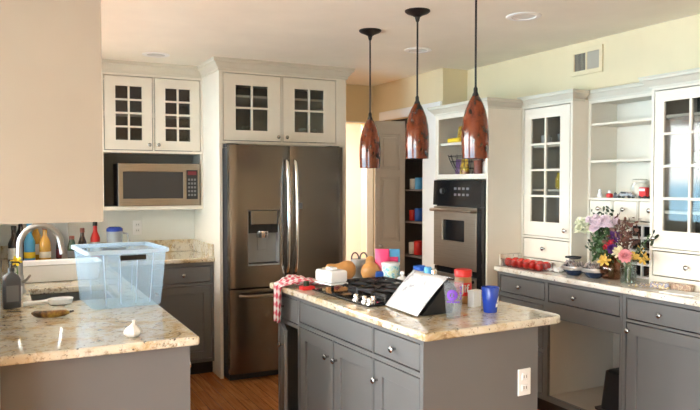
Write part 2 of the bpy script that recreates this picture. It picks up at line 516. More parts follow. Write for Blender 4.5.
def glazed(t, x0, x1, z0, z1, mat, px0, px1, pz0, pz1, nx, nz, kx=None, kz=None, mt=.014):
    x0 += G; x1 -= G; z0 += G; z1 -= G
    us = [px0+(px1-px0)*i/nx for i in range(nx+1)]; vs = [pz0+(pz1-pz0)*i/nz for i in range(nz+1)]
    q = lambda k, n: 0 if k in (0, n) else mt/2
    rects = [(us[i]+q(i, nx), us[i+1]-q(i+1, nx), vs[j]+q(j, nz), vs[j+1]-q(j+1, nz)) for i in range(nx) for j in range(nz)]
    o = MB().holed(x0, x1, z0, z1, rects, .001, .021, XZ).build('door', mat, t)
    MB().box(px0-.004, px1+.004, .012, .015, pz0-.004, pz1+.004).build('glass_pane', 'pane', o)
    if kx is not None: knob(o, kx, kz, .001)
    return o
CROWN = [(0, 0), (.010, 0), (.012, .018), (.020, .026), (.040, .052), (.052, .060), (.052, .076), (.058, .080), (.058, .088), (0, .088)]
def crown(t, path, z, mat='crown_tone', s=1., h=None):
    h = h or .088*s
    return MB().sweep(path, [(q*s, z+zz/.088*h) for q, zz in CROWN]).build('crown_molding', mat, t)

# ---- fridge enclosure
t = thing('refrigerator_cabinet', 'cream cabinet over the refrigerator with two glass doors and a tall side panel', 'cabinet', (1.463, 5.07, 0))
W = 1.072
MB().box(0, .023, 0, .778, 0, 1.80).build('side_panel', 'cream', t)
MB().box(W-.03, W, 0, .778, 0, 1.80).build('side_panel', 'cream', t)
body(t, W, .778, 1.80, 2.36, [(.028, .502, 1.822, 2.34), (.512, .982, 1.822, 2.34)], 'cream')
MB().box(.018, W-.018, .022, .76, 2.160, 2.178).build('shelf', 'cream', t)
MB().box(.02, W-.02, .755, .765, 1.82, 2.34).build('back_panel', 'cabinet_inside_shaded', t)
glazed(t, .028, .502, 1.822, 2.34, 'cream', .130, .392, 1.905, 2.250, 2, 2, .470, 1.86)
glazed(t, .512, .982, 1.822, 2.34, 'cream', .615, .870, 1.905, 2.250, 2, 2, .543, 1.86)
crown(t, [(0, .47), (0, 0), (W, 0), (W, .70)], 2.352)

# ---- wall cabinet over the microwave
t = thing('microwave_cabinet', 'cream wall cabinet with two many paned doors above an open microwave shelf', 'cabinet', (.66, 5.55, 0))
W = .802
body(t, W, .28, 1.287, 2.36, [(.030, .785, 1.317, 1.735), (.035, .405, 1.755, 2.335), (.415, .785, 1.755, 2.335)], 'cream')
MB().box(.018, W-.018, .022, .268, 1.737, 1.753).build('shelf', 'cream', t)
MB().box(.018, W-.018, .022, .268, 2.04, 2.056).build('shelf', 'cream', t)
MB().box(.02, W-.02, .258, .266, 1.76, 2.33).build('back_panel', 'cabinet_inside_shaded', t)
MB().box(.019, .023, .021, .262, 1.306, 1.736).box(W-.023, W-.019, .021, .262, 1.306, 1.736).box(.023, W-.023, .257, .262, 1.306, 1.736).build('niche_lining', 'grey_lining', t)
glazed(t, .035, .405, 1.755, 2.335, 'cream', .122, .322, 1.835, 2.255, 2, 4, .375, 1.80)
glazed(t, .415, .785, 1.755, 2.335, 'cream', .503, .702, 1.835, 2.255, 2, 4, .445, 1.80)
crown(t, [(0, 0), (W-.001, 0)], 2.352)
t = thing('microwave_oven', 'stainless steel microwave with a black door on the shelf under the glass cabinet doors', 'microwave', (.795, 5.535, 1.319))
MB().box(0, .635, .02, .27, .0, .335).build('casing', 'dark_side', t, bev=.004)
MB().holed(0, .635, 0, .335, [(.035, .515, .058, .268)], 0, .02, XZ).build('front_frame', 'stainless_light', t, bev=.003)
MB().box(.035, .515, .006, .018, .058, .268).build('door_window', 'dark_window', t)
cp = MB().box(.528, .618, -.004, .002, .05, .285).build('control_panel', 'black_plastic', t)
MB().box(.538, .608, -.006, -.003, .245, .275).build('display', 'maroon', cp)
for r in range(5):
    for c_ in range(3):
        MB().box(.540+c_*.024, .556+c_*.024, -.006, -.003, .075+r*.031, .092+r*.031).build('button', 'label_grey', cp)
MB().box(.500, .512, -.012, 0, .055, .27).build('handle', 'stainless_light', t, bev=.004)

# ---- base cabinet at the back left, its worktop shared with the peninsula
t = thing('base_cabinet', 'grey base cabinet with one drawer over a panelled door left of the refrigerator', 'cabinet', (.96, 5.24, 0))
W = .501
body(t, W, .58, .10, .884, [(.03, .482, .725, .855), (.03, .482, .125, .705)], 'grey_paint', toe='black_plastic')
slab(t, .03, .482, .725, .855, 'grey_paint', .2625, .79)
shaker(t, .03, .482, .125, .705, 'grey_paint', .058, .66)
MB().box(-.325, -.001, 0, .02, .10, .884).build('filler_panel', 'grey_paint', t)
MB().box(-.325, 0, .05, .07, 0, .10).build('toe_kick', 'black_plastic', t)
t = thing('peninsula_cabinet', 'long grey peninsula base with a plain end panel at the lower left', 'cabinet', (.0, 2.60, 0))
b = MB().box(-.02, .63, 0, .02, 0, .884).box(-.02, .0, .02, 3.24, .0, .884).box(0, .60, 2.62, 2.64, 0, .884)
b.box(0, .59, .02, 2.62, .08, .10)
b.build('body', 'grey_paint', t)
for i in range(4):
    y0 = .03+i*.65
    dd = MB().box(.605, .625, y0, y0+.64, .12, .87).build('door', 'grey_paint', t, bev=.003)
    MB().lathe(KNOB, (.625, y0+.06, .78), 14, Matrix.Rotation(PI/2, 3, 'Y')).build('knob', 'chrome', dd, True)

# worktop: L with a sink cut-out
t = thing('countertop', 'speckled golden granite worktop of the peninsula and back left corner', 'countertop')
us = [-.025, .12, .52, .655, 1.462]; vs = [2.545, 3.60, 4.10, 5.205, 5.837]
H = {(1, 1), (3, 0), (3, 1), (3, 2)}
MB().plate(us, vs, H, .886, K, XY).build('slab', 'granite', t, bev=.008, seg=3)
MB().box(-.025, 1.462, 5.818, 5.837, K, 1.02).build('backsplash', 'granite', t, bev=.003)
MB().box(1.444, 1.462, 5.235, 5.818, K, 1.02).build('backsplash', 'granite', t, bev=.003)

# sink
t = thing('sink', 'undermount stainless steel sink set in the peninsula worktop', 'sink', (.32, 3.85, .70))
b = MB()
prof = [(.196, .246, .185), (.19, .24, .0), (.0, .0, -.01)]
b.box(-.2, .2, -.25, .25, 0, .008)
b.box(-.2, -.194, -.25, .25, .008, .185).box(.194, .2, -.25, .25, .008, .185).box(-.194, .194, -.25, -.244, .008, .185).box(-.194, .194, .244, .25, .008, .185)
b.build('basin', 'brushed_nickel', t)
MB().lathe([(.0, .009), (.04, .009), (.045, .012), (.045, .008), (0, .008)], (0, 0, 0), 18).build('drain', 'chrome', t, True)
t = thing('faucet', 'tall brushed nickel gooseneck faucet rising beside the sink', 'faucet', (.072, 3.98, K))
MB().lathe([(.028, 0), (.028, .012), (.022, .02), (.018, .09), (.014, .10)], (0, 0, 0), 18).build('base', 'brushed_nickel', t, True)
p = [(0, 0, .09), (-.002, -.001, .17), (0, 0, .22)]
R_ = .100
for i in range(0, 13):
    a = PI - PI*i/12
    p.append((R_ + R_*math.cos(a), -.02*i/12, .25 + .105*math.sin(a)))
p += [(2*R_+.006, -.021, .225), (2*R_+.010, -.022, .20)]
MB().tube(p, [.0155]*(len(p)-2)+[.017, .019], 14).build('spout', 'brushed_nickel', t, True)
MB().tube([(.012, -.018, .06), (.03, -.045, .075), (.045, -.075, .10)], [.009, .007, .006], 10).build('lever', 'brushed_nickel', t, True)

# ------------------------------------------------------------------ refrigerator
t = thing('refrigerator', 'dark stainless steel french door refrigerator with a water dispenser', 'refrigerator', (1.490, 4.90, 0))
FW = .945
MB().box(0.004, FW-.004, .085, .86, .05, 1.765).build('body', 'dark_side', t, bev=.006)
MB().box(.02, FW-.02, .09, .8, 0, .05).build('base_grille', 'black_plastic', t)
def curve_door(name, x0, x1, z0, z1, hole=None, bow=.012):
    n = 14
    us = sorted({round(x0+(x1-x0)*i/n, 5) for i in range(n+1)} | ({hole[0], hole[1]} if hole else set()))
    b = MB()
    vs = sorted({z0, z1} | ({hole[2], hole[3]} if hole else set()))
    Hs = set()
    if hole:
        for i in range(len(us)-1):
            if hole[0]-1e-6 <= us[i] and us[i+1] <= hole[1]+1e-6: Hs.add((i, 1))
    mid, hw = FW/2, FW/2
    def f(u, v, w):
        e = min((u-x0), (x1-u))
        rnd_ = .012*max(0, 1-e/.012)**2 if e < .012 else 0
        front = .012 - bow*(1-((u-mid)/hw)**2) + rnd_
        return (u, front if w == 0 else .08, v)
    b.plate(us, vs, Hs, 0, 1, f)
    return b.build(name, 'stainless', t, True)
HX0, HX1, HZ0, HZ1 = .140, .395, .875, 1.295
ld = curve_door('door', .004, .475, .712, 1.785, (HX0, HX1, HZ0, HZ1))
rd = curve_door('door', .481, FW-.004, .712, 1.785)
fz = curve_door('freezer_drawer', .004, FW-.004, .065, .700)
MB().box(.0, .10, .082, .16, 1.767, 1.797).build('hinge_cover', 'dark_side', t, bev=.005)
MB().box(FW-.10, FW, .082, .16, 1.767, 1.797).build('hinge_cover', 'dark_side', t, bev=.005)
ds = MB().box(HX0, HX1, .074, .079, HZ0, HZ1).box(HX0, HX0+.006, .010, .074, HZ0, HZ1).box(HX1-.006, HX1, .010, .074, HZ0, HZ1)
ds.box(HX0+.006, HX1-.006, .010, .074, HZ0, HZ0+.012).box(HX0+.006, HX1-.006, .010, .074, HZ1-.006, HZ1)
ds = ds.build('dispenser', 'grey_plastic', ld)
MB().box(HX0+.022, HX1-.022, -.004, .030, 1.185, 1.292).build('dispenser_panel', 'stainless', ld, bev=.004)
MB().box(HX0+.007, HX1-.007, .030, .073, 1.12, 1.286).build('dispenser_hood', 'black_plastic', ld)
MB().lathe([(.045, 0), (.05, .03), (.05, .05)], (.2675, .045, 1.085), 18).build('nozzle', 'chrome', ld, True)
MB().box(.2325, .3025, .055, .066, .985, 1.09).build('paddle', 'grey_plastic', ld, bev=.006)
MB().box(HX0+.01, HX1-.01, .012, .070, HZ0+.013, HZ0+.018).build('drip_tray', 'black_metal', ld)
for x, par in ((.444, ld), (.512, rd)):
    pts = [(x, .002, .80), (x, -.03, .815), (x, -.05, .88), (x, -.062, 1.05), (x, -.066, 1.24), (x, -.062, 1.43), (x, -.05, 1.60), (x, -.03, 1.665), (x, .002, 1.68)]
    MB().tube(pts, .0135, 12).build('handle', 'chrome', par, True, sub=1)
pts = [(.07, .008, .655), (.085, -.035, .655), (.14, -.05, .655), (.46, -.062, .655), (.775, -.05, .655), (.83, -.035, .655), (.845, .008, .655)]
MB().tube(pts, .0135, 12).build('handle', 'stainless_light', fz, True, sub=1)
MB().box(.545, .58, -.004, .004, 1.30, 1.345).build('badge', 'label_grey', rd)

# ------------------------------------------------------------------ right wall: facing -X, local x runs towards the camera
RW = -PI/2
# oven tower
t = thing('oven_cabinet', 'tall cream cabinet housing the wall oven under an open niche', 'cabinet', (3.0, 4.445, 0), RW)
W = .645
body(t, W, .685, 0, 2.06, [(.040, .615, 1.565, 1.985), (.02, .628, .44, 1.528), (.03, .615, .12, .41)], 'cream')
MB().box(.02, W-.02, .022, .66, 1.535, 1.560).build('shelf', 'cream', t)
MB().box(.02, W-.02, .03, .40, 1.785, 1.805).build('shelf', 'cream', t)
MB().box(.02, W-.02, .40, .41, 1.56, 2.035).build('back_panel', 'cabinet_inside_shaded', t)
slab(t, .03, .615, .12, .41, 'cream', .32, .30)
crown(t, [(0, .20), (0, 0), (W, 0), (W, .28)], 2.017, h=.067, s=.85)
t = thing('wall_oven', 'built in wall oven with black controls and a stainless door', 'oven', (3.0, 4.422, .45), RW)
MB().box(0, .595, .0, .56, .0, 1.07).build('body', 'black_plastic', t)
MB().box(.545, .595, -.03, 0, .0, .875).build('side_trim', 'black_gloss', t)
cp = MB().prism([(-.035, .882), (-.028, 1.07), (0, 1.07), (0, .882)], .0, .595, lambda y, z, x: (x, y, z)).build('control_panel', 'black_gloss', t)
MB().lathe([(.024, 0), (.022, .02), (0, .022)], (.13, -.030, .99), 16, R_front).build('dial', 'black_plastic', cp, True)
MB().box(.122, .138, -.054, -.05, .975, 1.005).build('dial_mark', 'label_grey', cp)
for r in range(2):
    for c_ in range(4):
        MB().box(.275+c_*.05, .300+c_*.05, -.036, -.028, .955+r*.045, .972+r*.045).build('button', 'label_grey', cp)
dr = MB().holed(.008, .541, .42, .872, [(.125, .40, .62, .775)], -.035, -.002, XZ).build('door', 'stainless_light', t, bev=.003)
MB().box(.118, .407, -.020, -.010, .613, .782).build('window', 'black_gloss', dr)
MB().tube([(.02, -.03, .845), (.025, -.075, .848), (.06, -.085, .85), (.485, -.085, .85), (.528, -.075, .848), (.533, -.03, .845)], .012, 10).build('handle', 'stainless_light', dr, True)
lo = MB().box(.008, .541, -.035, -.002, .0, .37).build('lower_drawer', 'stainless_light', t, bev=.003)
MB().box(.008, .541, -.025, -.002, .375, .415).build('divider', 'black_gloss', t)
MB().tube([(.03, -.03, .345), (.035, -.07, .345), (.51, -.07, .345), (.515, -.03, .345)], .010, 10).build('handle', 'black_gloss', lo, True)

# base units
t = thing('drawer_cabinet', 'grey base cabinet with stacked drawers beside the oven tower', 'cabinet', (3.09, 3.797, 0), RW)
W = .480
body(t, W, .605, .10, .884, [(.03, W-.01, .742, .862), (.03, W-.02, .43, .715), (.03, W-.02, .13, .405)], 'grey_paint', toe='black_plastic')
slab(t, .03, W-.01, .742, .862, 'grey_paint', .24, .80)
slab(t, .03, W-.02, .43, .715, 'grey_paint', .24, .58)
slab(t, .03, W-.02, .13, .405, 'grey_paint', .24, .28)
t = thing('open_cabinet', 'grey base cabinet with its doors missing and a bare beige interior', 'cabinet', (3.09, 3.316, 0), RW)
W = .607
b = MB().holed(0, W, .10, .884, [(.018, W-.018, .742, .862), (.018, W-.018, .135, .645)], 0, .02, XZ)
b.box(0, .018, .02, .605, .10, .884).box(W-.018, W, .02, .605, .10, .884).box(.018, W-.018, .59, .605, .10, .884)
b.build('body', 'grey_paint', t)
b = MB().box(.0185, W-.0185, .021, .589, .118, .135).box(.0185, .022, .021, .589, .135, .72).box(W-.022, W-.0185, .021, .589, .135, .72)
b.box(.022, W-.022, .583, .589, .135, .72).box(.0185, W-.0185, .021, .589, .721, .735)
b.build('interior', 'raw_interior', t)
MB().box(0, W, .012, .03, 0, .10).build('toe_kick', 'black_plastic', t)
slab(t, .018, W-.018, .742, .862, 'grey_paint', W/2-.05, .80)
t = thing('door_cabinet', 'grey base cabinet with a drawer above a panelled door at the right edge', 'cabinet', (3.09, 2.707, 0), RW)
W = .607
body(t, W, .605, .10, .884, [(.022, W-.022, .742, .862), (.022, W-.022, .13, .728)], 'grey_paint', toe='black_plastic')
slab(t, .022, W-.022, .742, .862, 'grey_paint', .25, .80)
shaker(t, .022, W-.022, .13, .728, 'grey_paint', .045, .68, rail=.065)
t = thing('sideboard_countertop', 'pale speckled granite worktop along the right wall', 'countertop')
MB().box(3.055, 3.698, 1.9, 3.797, .886, K).build('slab', 'granite_pale', t, bev=.008, seg=3)
MB().box(3.10, 3.288, 3.775, 3.797, K, 1.0).build('backsplash', 'granite_pale', t, bev=.003)

# tall glass cabinet
def hutch(name, label, y, x, W, doors, kn, shelves, dz=(1.13, 2.022)):
    t = thing(name, label, 'cabinet', (x, y, 0), RW)
    body(t, W, 3.698-x, K, 2.045, [(.018, W-.018, *dz), (.018, W-.018, .972, 1.118)], 'cream')
    for z in shelves:
        MB().box(.018, W-.018, .024, 3.67-x, z-.008, z+.008).build('shelf', 'cream', t)
    MB().box(.018, W-.018, .024, 3.67-x, 1.122, 1.132).build('shelf', 'cream', t)
    MB().box(.019, W-.019, 3.68-x-.012, 3.68-x, 1.13, 2.02).build('back_panel', 'cabinet_inside_shaded', t)
    px0, px1, pz0, pz1 = doors
    glazed(t, .018, W-.018, *dz, 'cream', px0, px1, pz0, pz1, 2, 4, kn, 1.185)
    return t
t = hutch('glass_cabinet', 'tall cream glass door cabinet standing on the worktop beside the oven tower', 3.796, 3.30, .484, (.093, .372, 1.232, 1.945), .435, (1.450, 1.752))
slab(t, .018, .466, .972, 1.118, 'cream', .235, 1.05)
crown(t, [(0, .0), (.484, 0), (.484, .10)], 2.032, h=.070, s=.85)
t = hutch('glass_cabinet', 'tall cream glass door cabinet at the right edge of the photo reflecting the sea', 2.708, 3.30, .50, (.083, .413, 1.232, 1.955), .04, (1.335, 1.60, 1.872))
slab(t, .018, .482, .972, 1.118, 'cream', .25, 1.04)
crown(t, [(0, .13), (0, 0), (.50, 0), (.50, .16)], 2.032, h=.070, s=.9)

# open shelf unit with three little drawers
t = thing('shelf_unit', 'cream open shelf unit with three small drawers between the two glass cabinets', 'shelf unit', (3.44, 3.311, 0), RW)
W = .602
b = MB().holed(0, W, 1.245, 2.045, [(.022, W-.022, 1.405, 2.018), (.012, .198, 1.262, 1.392), (.206, .396, 1.262, 1.392), (.404, .590, 1.262, 1.392)], 0, .02, XZ)
b.box(0, .018, .02, .255, K, 2.045).box(W-.018, W, .02, .255, K, 2.045)
b.box(0, .02, 0, .02, K, 1.245).box(W-.02, W, 0, .02, K, 1.245)
b.box(.018, W-.018, .02, .24, 2.027, 2.045).box(.018, W-.018, .02, .24, 1.245, 1.26)
b.build('body', 'cream', t)
MB().box(.0185, W-.0185, .241, .255, K, 2.045).build('back_panel', 'cream', t)
for z in (1.397, 1.640, 1.880):
    MB().box(.0185, W-.0185, .004, .24, z-.008, z+.008).build('shelf', 'cream', t, bev=.002)
for x0, x1 in ((.012, .198), (.206, .396), (.404, .590)):
    slab(t, x0, x1, 1.262, 1.392, 'cream', (x0+x1)/2, 1.335)
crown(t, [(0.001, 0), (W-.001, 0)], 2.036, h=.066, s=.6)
# wine rack under the drawers
t = thing('wine_rack', 'white lattice wine rack built under the little drawers behind the flowers', 'wine rack', (3.46, 2.985, K), RW)
rects = [(.012+i*.085, .083+i*.085, .012+j*.080, .076+j*.080) for i in range(3) for j in range(4)]
MB().holed(0, .255, 0, .325, rects, 0, .012, XZ).build('lattice', 'white_plastic', t)
MB().holed(0, .255, 0, .325, rects, .0125, .20, XZ).build('cell_shade', 'black_plastic', t)  # black sleeves added to put shade into the deep cells
MB().box(.004, .251, .2005, .206, .004, .321).build('back_panel', 'black_plastic', t)
for i, j in ((0, 1), (1, 2), (2, 0), (0, 3), (1, 0), (2, 2)):
    k = thing('wine_bottle', ['dark wine bottle lying in the wine rack, left column second row', 'dark wine bottle lying in the wine rack, middle column third row', 'dark wine bottle lying in the bottom right cell of the wine rack',
               'dark wine bottle lying in the top left cell of the wine rack', 'dark wine bottle lying in the bottom middle cell of the wine rack', 'dark wine bottle lying in the wine rack, right column third row'][[(0,1),(1,2),(2,0),(0,3),(1,0),(2,2)].index((i, j))],
              'bottle', (3.455, 2.985-(.0475+i*.085), K+.012+j*.080+.0305), 0, 'wine bottles in the lattice rack')
    MB().lathe([(.0, .19), (.029, .19), (.030, .03), (.026, .012), (.020, .0), (0, .004)], (0, 0, 0), 14, Matrix.Rotation(PI/2, 3, 'Y')).build('glass', 'dark_bottle', k, True)

# return vent on the soffit
t = thing('air_vent', 'cream double louvered air vent high on the right wall', 'vent', (3.463, 3.485, 2.22), RW)
MB().holed(0, .27, 0, .175, [(.026, .128, .03, .145), (.142, .244, .03, .145)], -.012, .0, XZ).build('frame', 'wall_cream', t, bev=.002)
MB().box(.02, .25, -.002, .0, .024, .15).build('duct', 'socket_dark', t)
for h, (a, tilt) in enumerate(((.026, -.6), (.142, .6))):
    b = MB()
    for i in range(9):
        b.obox((a+.006+i*.0113, -.006, .0875), (.0045*math.cos(tilt), .0045*math.sin(tilt), 0), (.0006, .0006, 0), (0, 0, .0575))
    b.build('louver', 'vent_louver', t)

# ------------------------------------------------------------------ island
IA = rad(2.4); IU = Vector((math.cos(IA), math.sin(IA), 0)); IV = Vector((-math.sin(IA), math.cos(IA), 0)); IO = Vector((1.437, 2.195, 0))
def isl(u, v, z=K): p = IO + IU*u + IV*v; return (p.x, p.y, z)
IW, IL = .757, 1.56
t = thing('island_countertop', 'speckled golden granite top of the kitchen island', 'countertop', (IO.x, IO.y, 0), IA)
pts = []
for cx, cy, a0, r in ((IW-.06, .06, -90, .06), (IW-.04, IL-.04, 0, .04), (.02, IL-.02, 90, .02), (.02, .02, 180, .02)):
    for i in range(6):
        a = rad(a0+i*18); pts.append((cx+r*math.cos(a), cy+r*math.sin(a)))
MB().prism(pts, .886, K).build('slab', 'granite', t, bev=.009, seg=3)
# carcass: facing -X, local x towards the camera
cw = 1.44
q = isl(.032, .055+cw, 0)
t = thing('island_cabinet', 'grey kitchen island base with drawers, three doors and a plain end panel', 'island', q, RW+IA)
D = .612
fr = [(.03, .268, .725, .862), (.03, .268, .10, .705), (.29, 1.052, .745, .862), (1.060, cw-.022, .745, .862), (.29, .672, .10, .725), (.680, 1.052, .10, .725), (1.060, cw-.022, .10, .725)]
b = MB().holed(0, cw, .08, .884, fr, 0, .02, XZ)
b.box(0, .018, .02, D, .0, .884).box(.018, cw-.02, D-.018, D, 0, .884).box(.018, cw-.02, .02, D-.018, .08, .098)
b.box(.272, .288, .02, D-.018, .098, .884)
b.build('body', 'grey_paint', t)
ep = MB().box(cw-.02, cw, .02, D+.0, 0, .884).build('end_panel', 'grey_paint', t)
MB().box(0, cw-.02, .05, .07, 0, .08).build('toe_kick', 'black_plastic', t)
slab(t, .03, .268, .725, .862, 'grey_paint', .075, .80)
slab(t, .29, 1.052, .745, .862, 'grey_paint', name='false_drawer')
slab(t, 1.060, cw-.022, .745, .862, 'grey_paint', 1.235, .803)
shaker(t, .29, .672, .10, .725, 'grey_paint', .628, .635, rail=.062)
shaker(t, .680, 1.052, .10, .725, 'grey_paint', .715, .635, rail=.062)
shaker(t, 1.060, cw-.022, .10, .725, 'grey_paint', 1.092, .635, rail=.062)
# the end door stands ajar, hinged at its far edge
od = MB().box(0, .232, 0, .020, .105, .70).build('door', 'grey_paint', t, bev=.002, loc=(.033, .0, 0))
od.rotation_euler = (0, 0, rad(-19))
knob(od, .20, .62, 0)
# outlet on the end panel
t = thing('electrical_outlet', 'white electrical outlet on the end of the island', 'outlet', isl(.562, .0545, .640), IA)
def outlet(t):
    MB().box(-.036, .036, -.006, 0, -.058, .058).build('cover_plate', 'white_plastic', t, bev=.003)
    for z in (-.024, .024):
        s_ = MB().box(-.017, .017, -.009, -.005, z-.015, z+.015).build('socket', 'white_gloss', t, bev=.004)
        for x in (-.007, .007): MB().box(x-.0015, x+.0015, -.0098, -.0088, z-.005, z+.007).build('slot', 'socket_dark', s_)
outlet(t)
t = thing('electrical_outlet', 'white electrical outlet on the wall under the microwave', 'outlet', (.985, 5.8375, 1.13))
outlet(t)

# cooktop
t = thing('cooktop', 'black gas cooktop with cast iron grates set in the island', 'cooktop', isl(.09, .585), IA)
CW, CL = .46, .585
MB().box(0, CW, 0, CL, 0, .010).build('surface', 'black_gloss', t, bev=.004)
for i, (x, y, r) in enumerate(((.19, .15, .045), (.19, .43, .05), (.37, .15, .05), (.37, .43, .045), (.28, .29, .05))):
    k = MB().lathe([(r, .010), (r*.95, .020), (r*.6, .022), (r*.6, .030), (0, .032)], (x, y, 0), 18).build('burner', 'cast_iron', t, True)
for y0, y1 in ((.02, .285), (.295, .565)):
    b = MB()
    x0, x1 = .115, .445; z0, z1 = .034, .048
    for y in (y0, (y0+y1)/2, y1): b.box(x0, x1, y-.006, y+.006, z0, z1)
    for x in (x0, x0+.10, (x0+x1)/2, x1-.10, x1): b.box(x-.006, x+.006, y0, y1, z0+.001, z1+.001)
    for x in (x0, x1):
        for y in (y0, y1): b.box(x-.007, x+.007, y-.007, y+.007, .010, z0)
    for x in (.14, .32):
        for a in range(4):
            an = PI/4+a*PI/2; cx, cy = x+.055*math.cos(an), (y0+y1)/2+.055*math.sin(an)
            b.obox((cx, cy, z1+.002), (.045*math.cos(an), .045*math.sin(an), 0), (-.005*math.sin(an), .005*math.cos(an), 0), (0, 0, .006))
    b.build('grate', 'cast_iron', t, bev=.002, seg=1)
for x, y in ((.035, .165), (.045, .10), (.085, .085), (.035, .035)):
    MB().lathe([(.018, .010), (.018, .015), (.013, .017), (.0125, .034), (.010, .037), (0, .037)], (x, y, 0), 16).build('knob', 'chrome', t, True)

# ------------------------------------------------------------------ pendants, ceiling cans
SH = [(.012, .305), (.020, .296), (.034, .270), (.050, .230), (.060, .185), (.0655, .13), (.066, .08), (.064, .03), (.063, .0), (.060, .0), (.061, .03), (.063, .08), (.0625, .13), (.057, .185), (.047, .229), (.031, .268), (.010, .292)]
def pendant(x, y, zb, label):
    t = thing('pendant_lamp', label, 'pendant lamp', (x, y, CEIL), 0, 'amber glass pendants over the island')
    MB().lathe([(.069, 0), (.069, -.006), (.060, -.014), (.030, -.026), (.014, -.036), (.010, -.055), (.006, -.062)], (0, 0, 0), 24).build('canopy', 'black_metal', t, True)
    z = zb-CEIL
    MB().tube([(0, 0, -.05), (0, 0, z+.33)], .005, 8).build('stem', 'black_metal', t, True)
    MB().lathe([(.005, .345), (.010, .335), (.010, .318), (.015, .308), (.018, .297), (.0, .297)], (0, 0, z), 16).build('socket_cap', 'black_metal', t, True)
    MB().lathe(SH, (0, 0, z), 32, close=False).build('lamp_shade', 'amber_shade', t, True)
    MB().lathe([(.010, .292), (.013, .25), (.013, .22), (.022, .19), (.028, .16), (.022, .13), (0, .118)], (0, 0, z), 14).build('bulb', 'white_gloss', t, True)
pendant(2.03, 3.727, 1.592, 'leftmost amber glass pendant lamp, the farthest one over the island')
pendant(2.03, 3.187, 1.634, 'middle amber glass pendant lamp of the three over the island')
pendant(2.03, 2.668, 1.618, 'rightmost amber glass pendant lamp, the nearest one over the island')
def can(x, y, label):
    t = thing('recessed_light', label, 'ceiling light', (x, y, CEIL), 0, 'recessed ceiling lights')
    MB().lathe([(.098, 0), (.098, -.004), (.088, -.008), (.068, -.006), (.066, -.001), (.066, 0)], (0, 0, 0), 28, close=False).build('trim_ring', 'trim_white', t, True)
    MB().lathe([(.067, -.002), (.045, -.0015), (0, -.001)], (0, 0, 0), 24).build('lens', 'white_gloss', t, True)
can(1.01, 5.13, 'round recessed ceiling light above the microwave cabinet')
can(2.63, 4.12, 'round recessed ceiling light behind the middle pendant lamp')
can(2.63, 3.02, 'round recessed ceiling light right of the nearest pendant lamp')

# ------------------------------------------------------------------ pantry
dv = Vector((3.205-2.952, 5.235-5.33, 0)); dl = dv.length
t = thing('pantry_door', 'narrow beige panelled pantry door folded open with a small round knob', 'door', (2.952, 5.33, 0), math.atan2(dv.y, dv.x))
rects = [(.05, dl-.05, 1.62, 1.93), (.05, dl-.05, .98, 1.55), (.05, dl-.05, .16, .88)]
b = MB().holed(0, dl, .012, 2.05, rects, -.018, .018, XZ)
for r in rects:
    b.box(r[0]-.003, r[1]+.003, -.004, .004, r[2]-.003, r[3]+.003)
    b.box(r[0]+.022, r[1]-.022, -.015, .015, r[2]+.026, r[3]-.026)
b.build('leaf', 'door_beige', t, bev=.003, seg=1)
MB().lathe([(.012, 0), (.008, .01), (.008, .02), (.020, .030), (.022, .042), (.014, .052), (0, .054)], (.045, -.018, .935), 16, R_front).build('knob', 'brushed_nickel', t, True)
for z, lab in ((.45, 'lowest'), (.82, 'second'), (1.14, 'third'), (1.44, 'fourth'), (1.74, 'topmost')):
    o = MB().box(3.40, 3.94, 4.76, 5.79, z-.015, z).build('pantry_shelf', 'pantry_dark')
    tag(o, lab + ' dark shelf counted from the floor inside the pantry', 'shelf', 'pantry shelves')
pan = [(3.50, 5.46, 1.44, 'can', 'sky_pack', .038, .11), (3.51, 5.57, 1.44, 'can', 'white_plastic', .038, .10), (3.50, 5.46, 1.14, 'can', 'blue_pack', .040, .12),
       (3.51, 5.58, 1.14, 'can', 'red', .036, .10), (3.50, 5.47, .82, 'can', 'red', .040, .13), (3.51, 5.58, .82, 'can', 'white_plastic', .040, .11), (3.50, 5.52, 1.74, 'can', 'maroon', .045, .12)]
pl = ['sky blue can on the fourth pantry shelf', 'white can on the fourth pantry shelf', 'dark blue can on the third pantry shelf', 'red can on the third pantry shelf',
      'red can on the second pantry shelf', 'white can on the second pantry shelf', 'maroon can on the topmost pantry shelf']
for (x, y, z, n, m, r, h), lb in zip(pan, pl):
    o = MB().lathe([(r*.94, 0), (r, .004), (r, h-.004), (r*.94, h), (r*.9, h-.003), (0, h-.003)], (0, 0, 0), 18).build('food_can', m, None, True, loc=(x, y, z))
    tag(o, lb, 'can', 'cans in the pantry')

# ------------------------------------------------------------------ things on the island
def one(b, name, mat, label, cat, loc=(0, 0, 0), rz=0, smooth=True, group=None, **kw):
    o = b.build(name, mat, None, smooth, loc=loc, **kw)
    return tag(o, label, cat, group, rz)
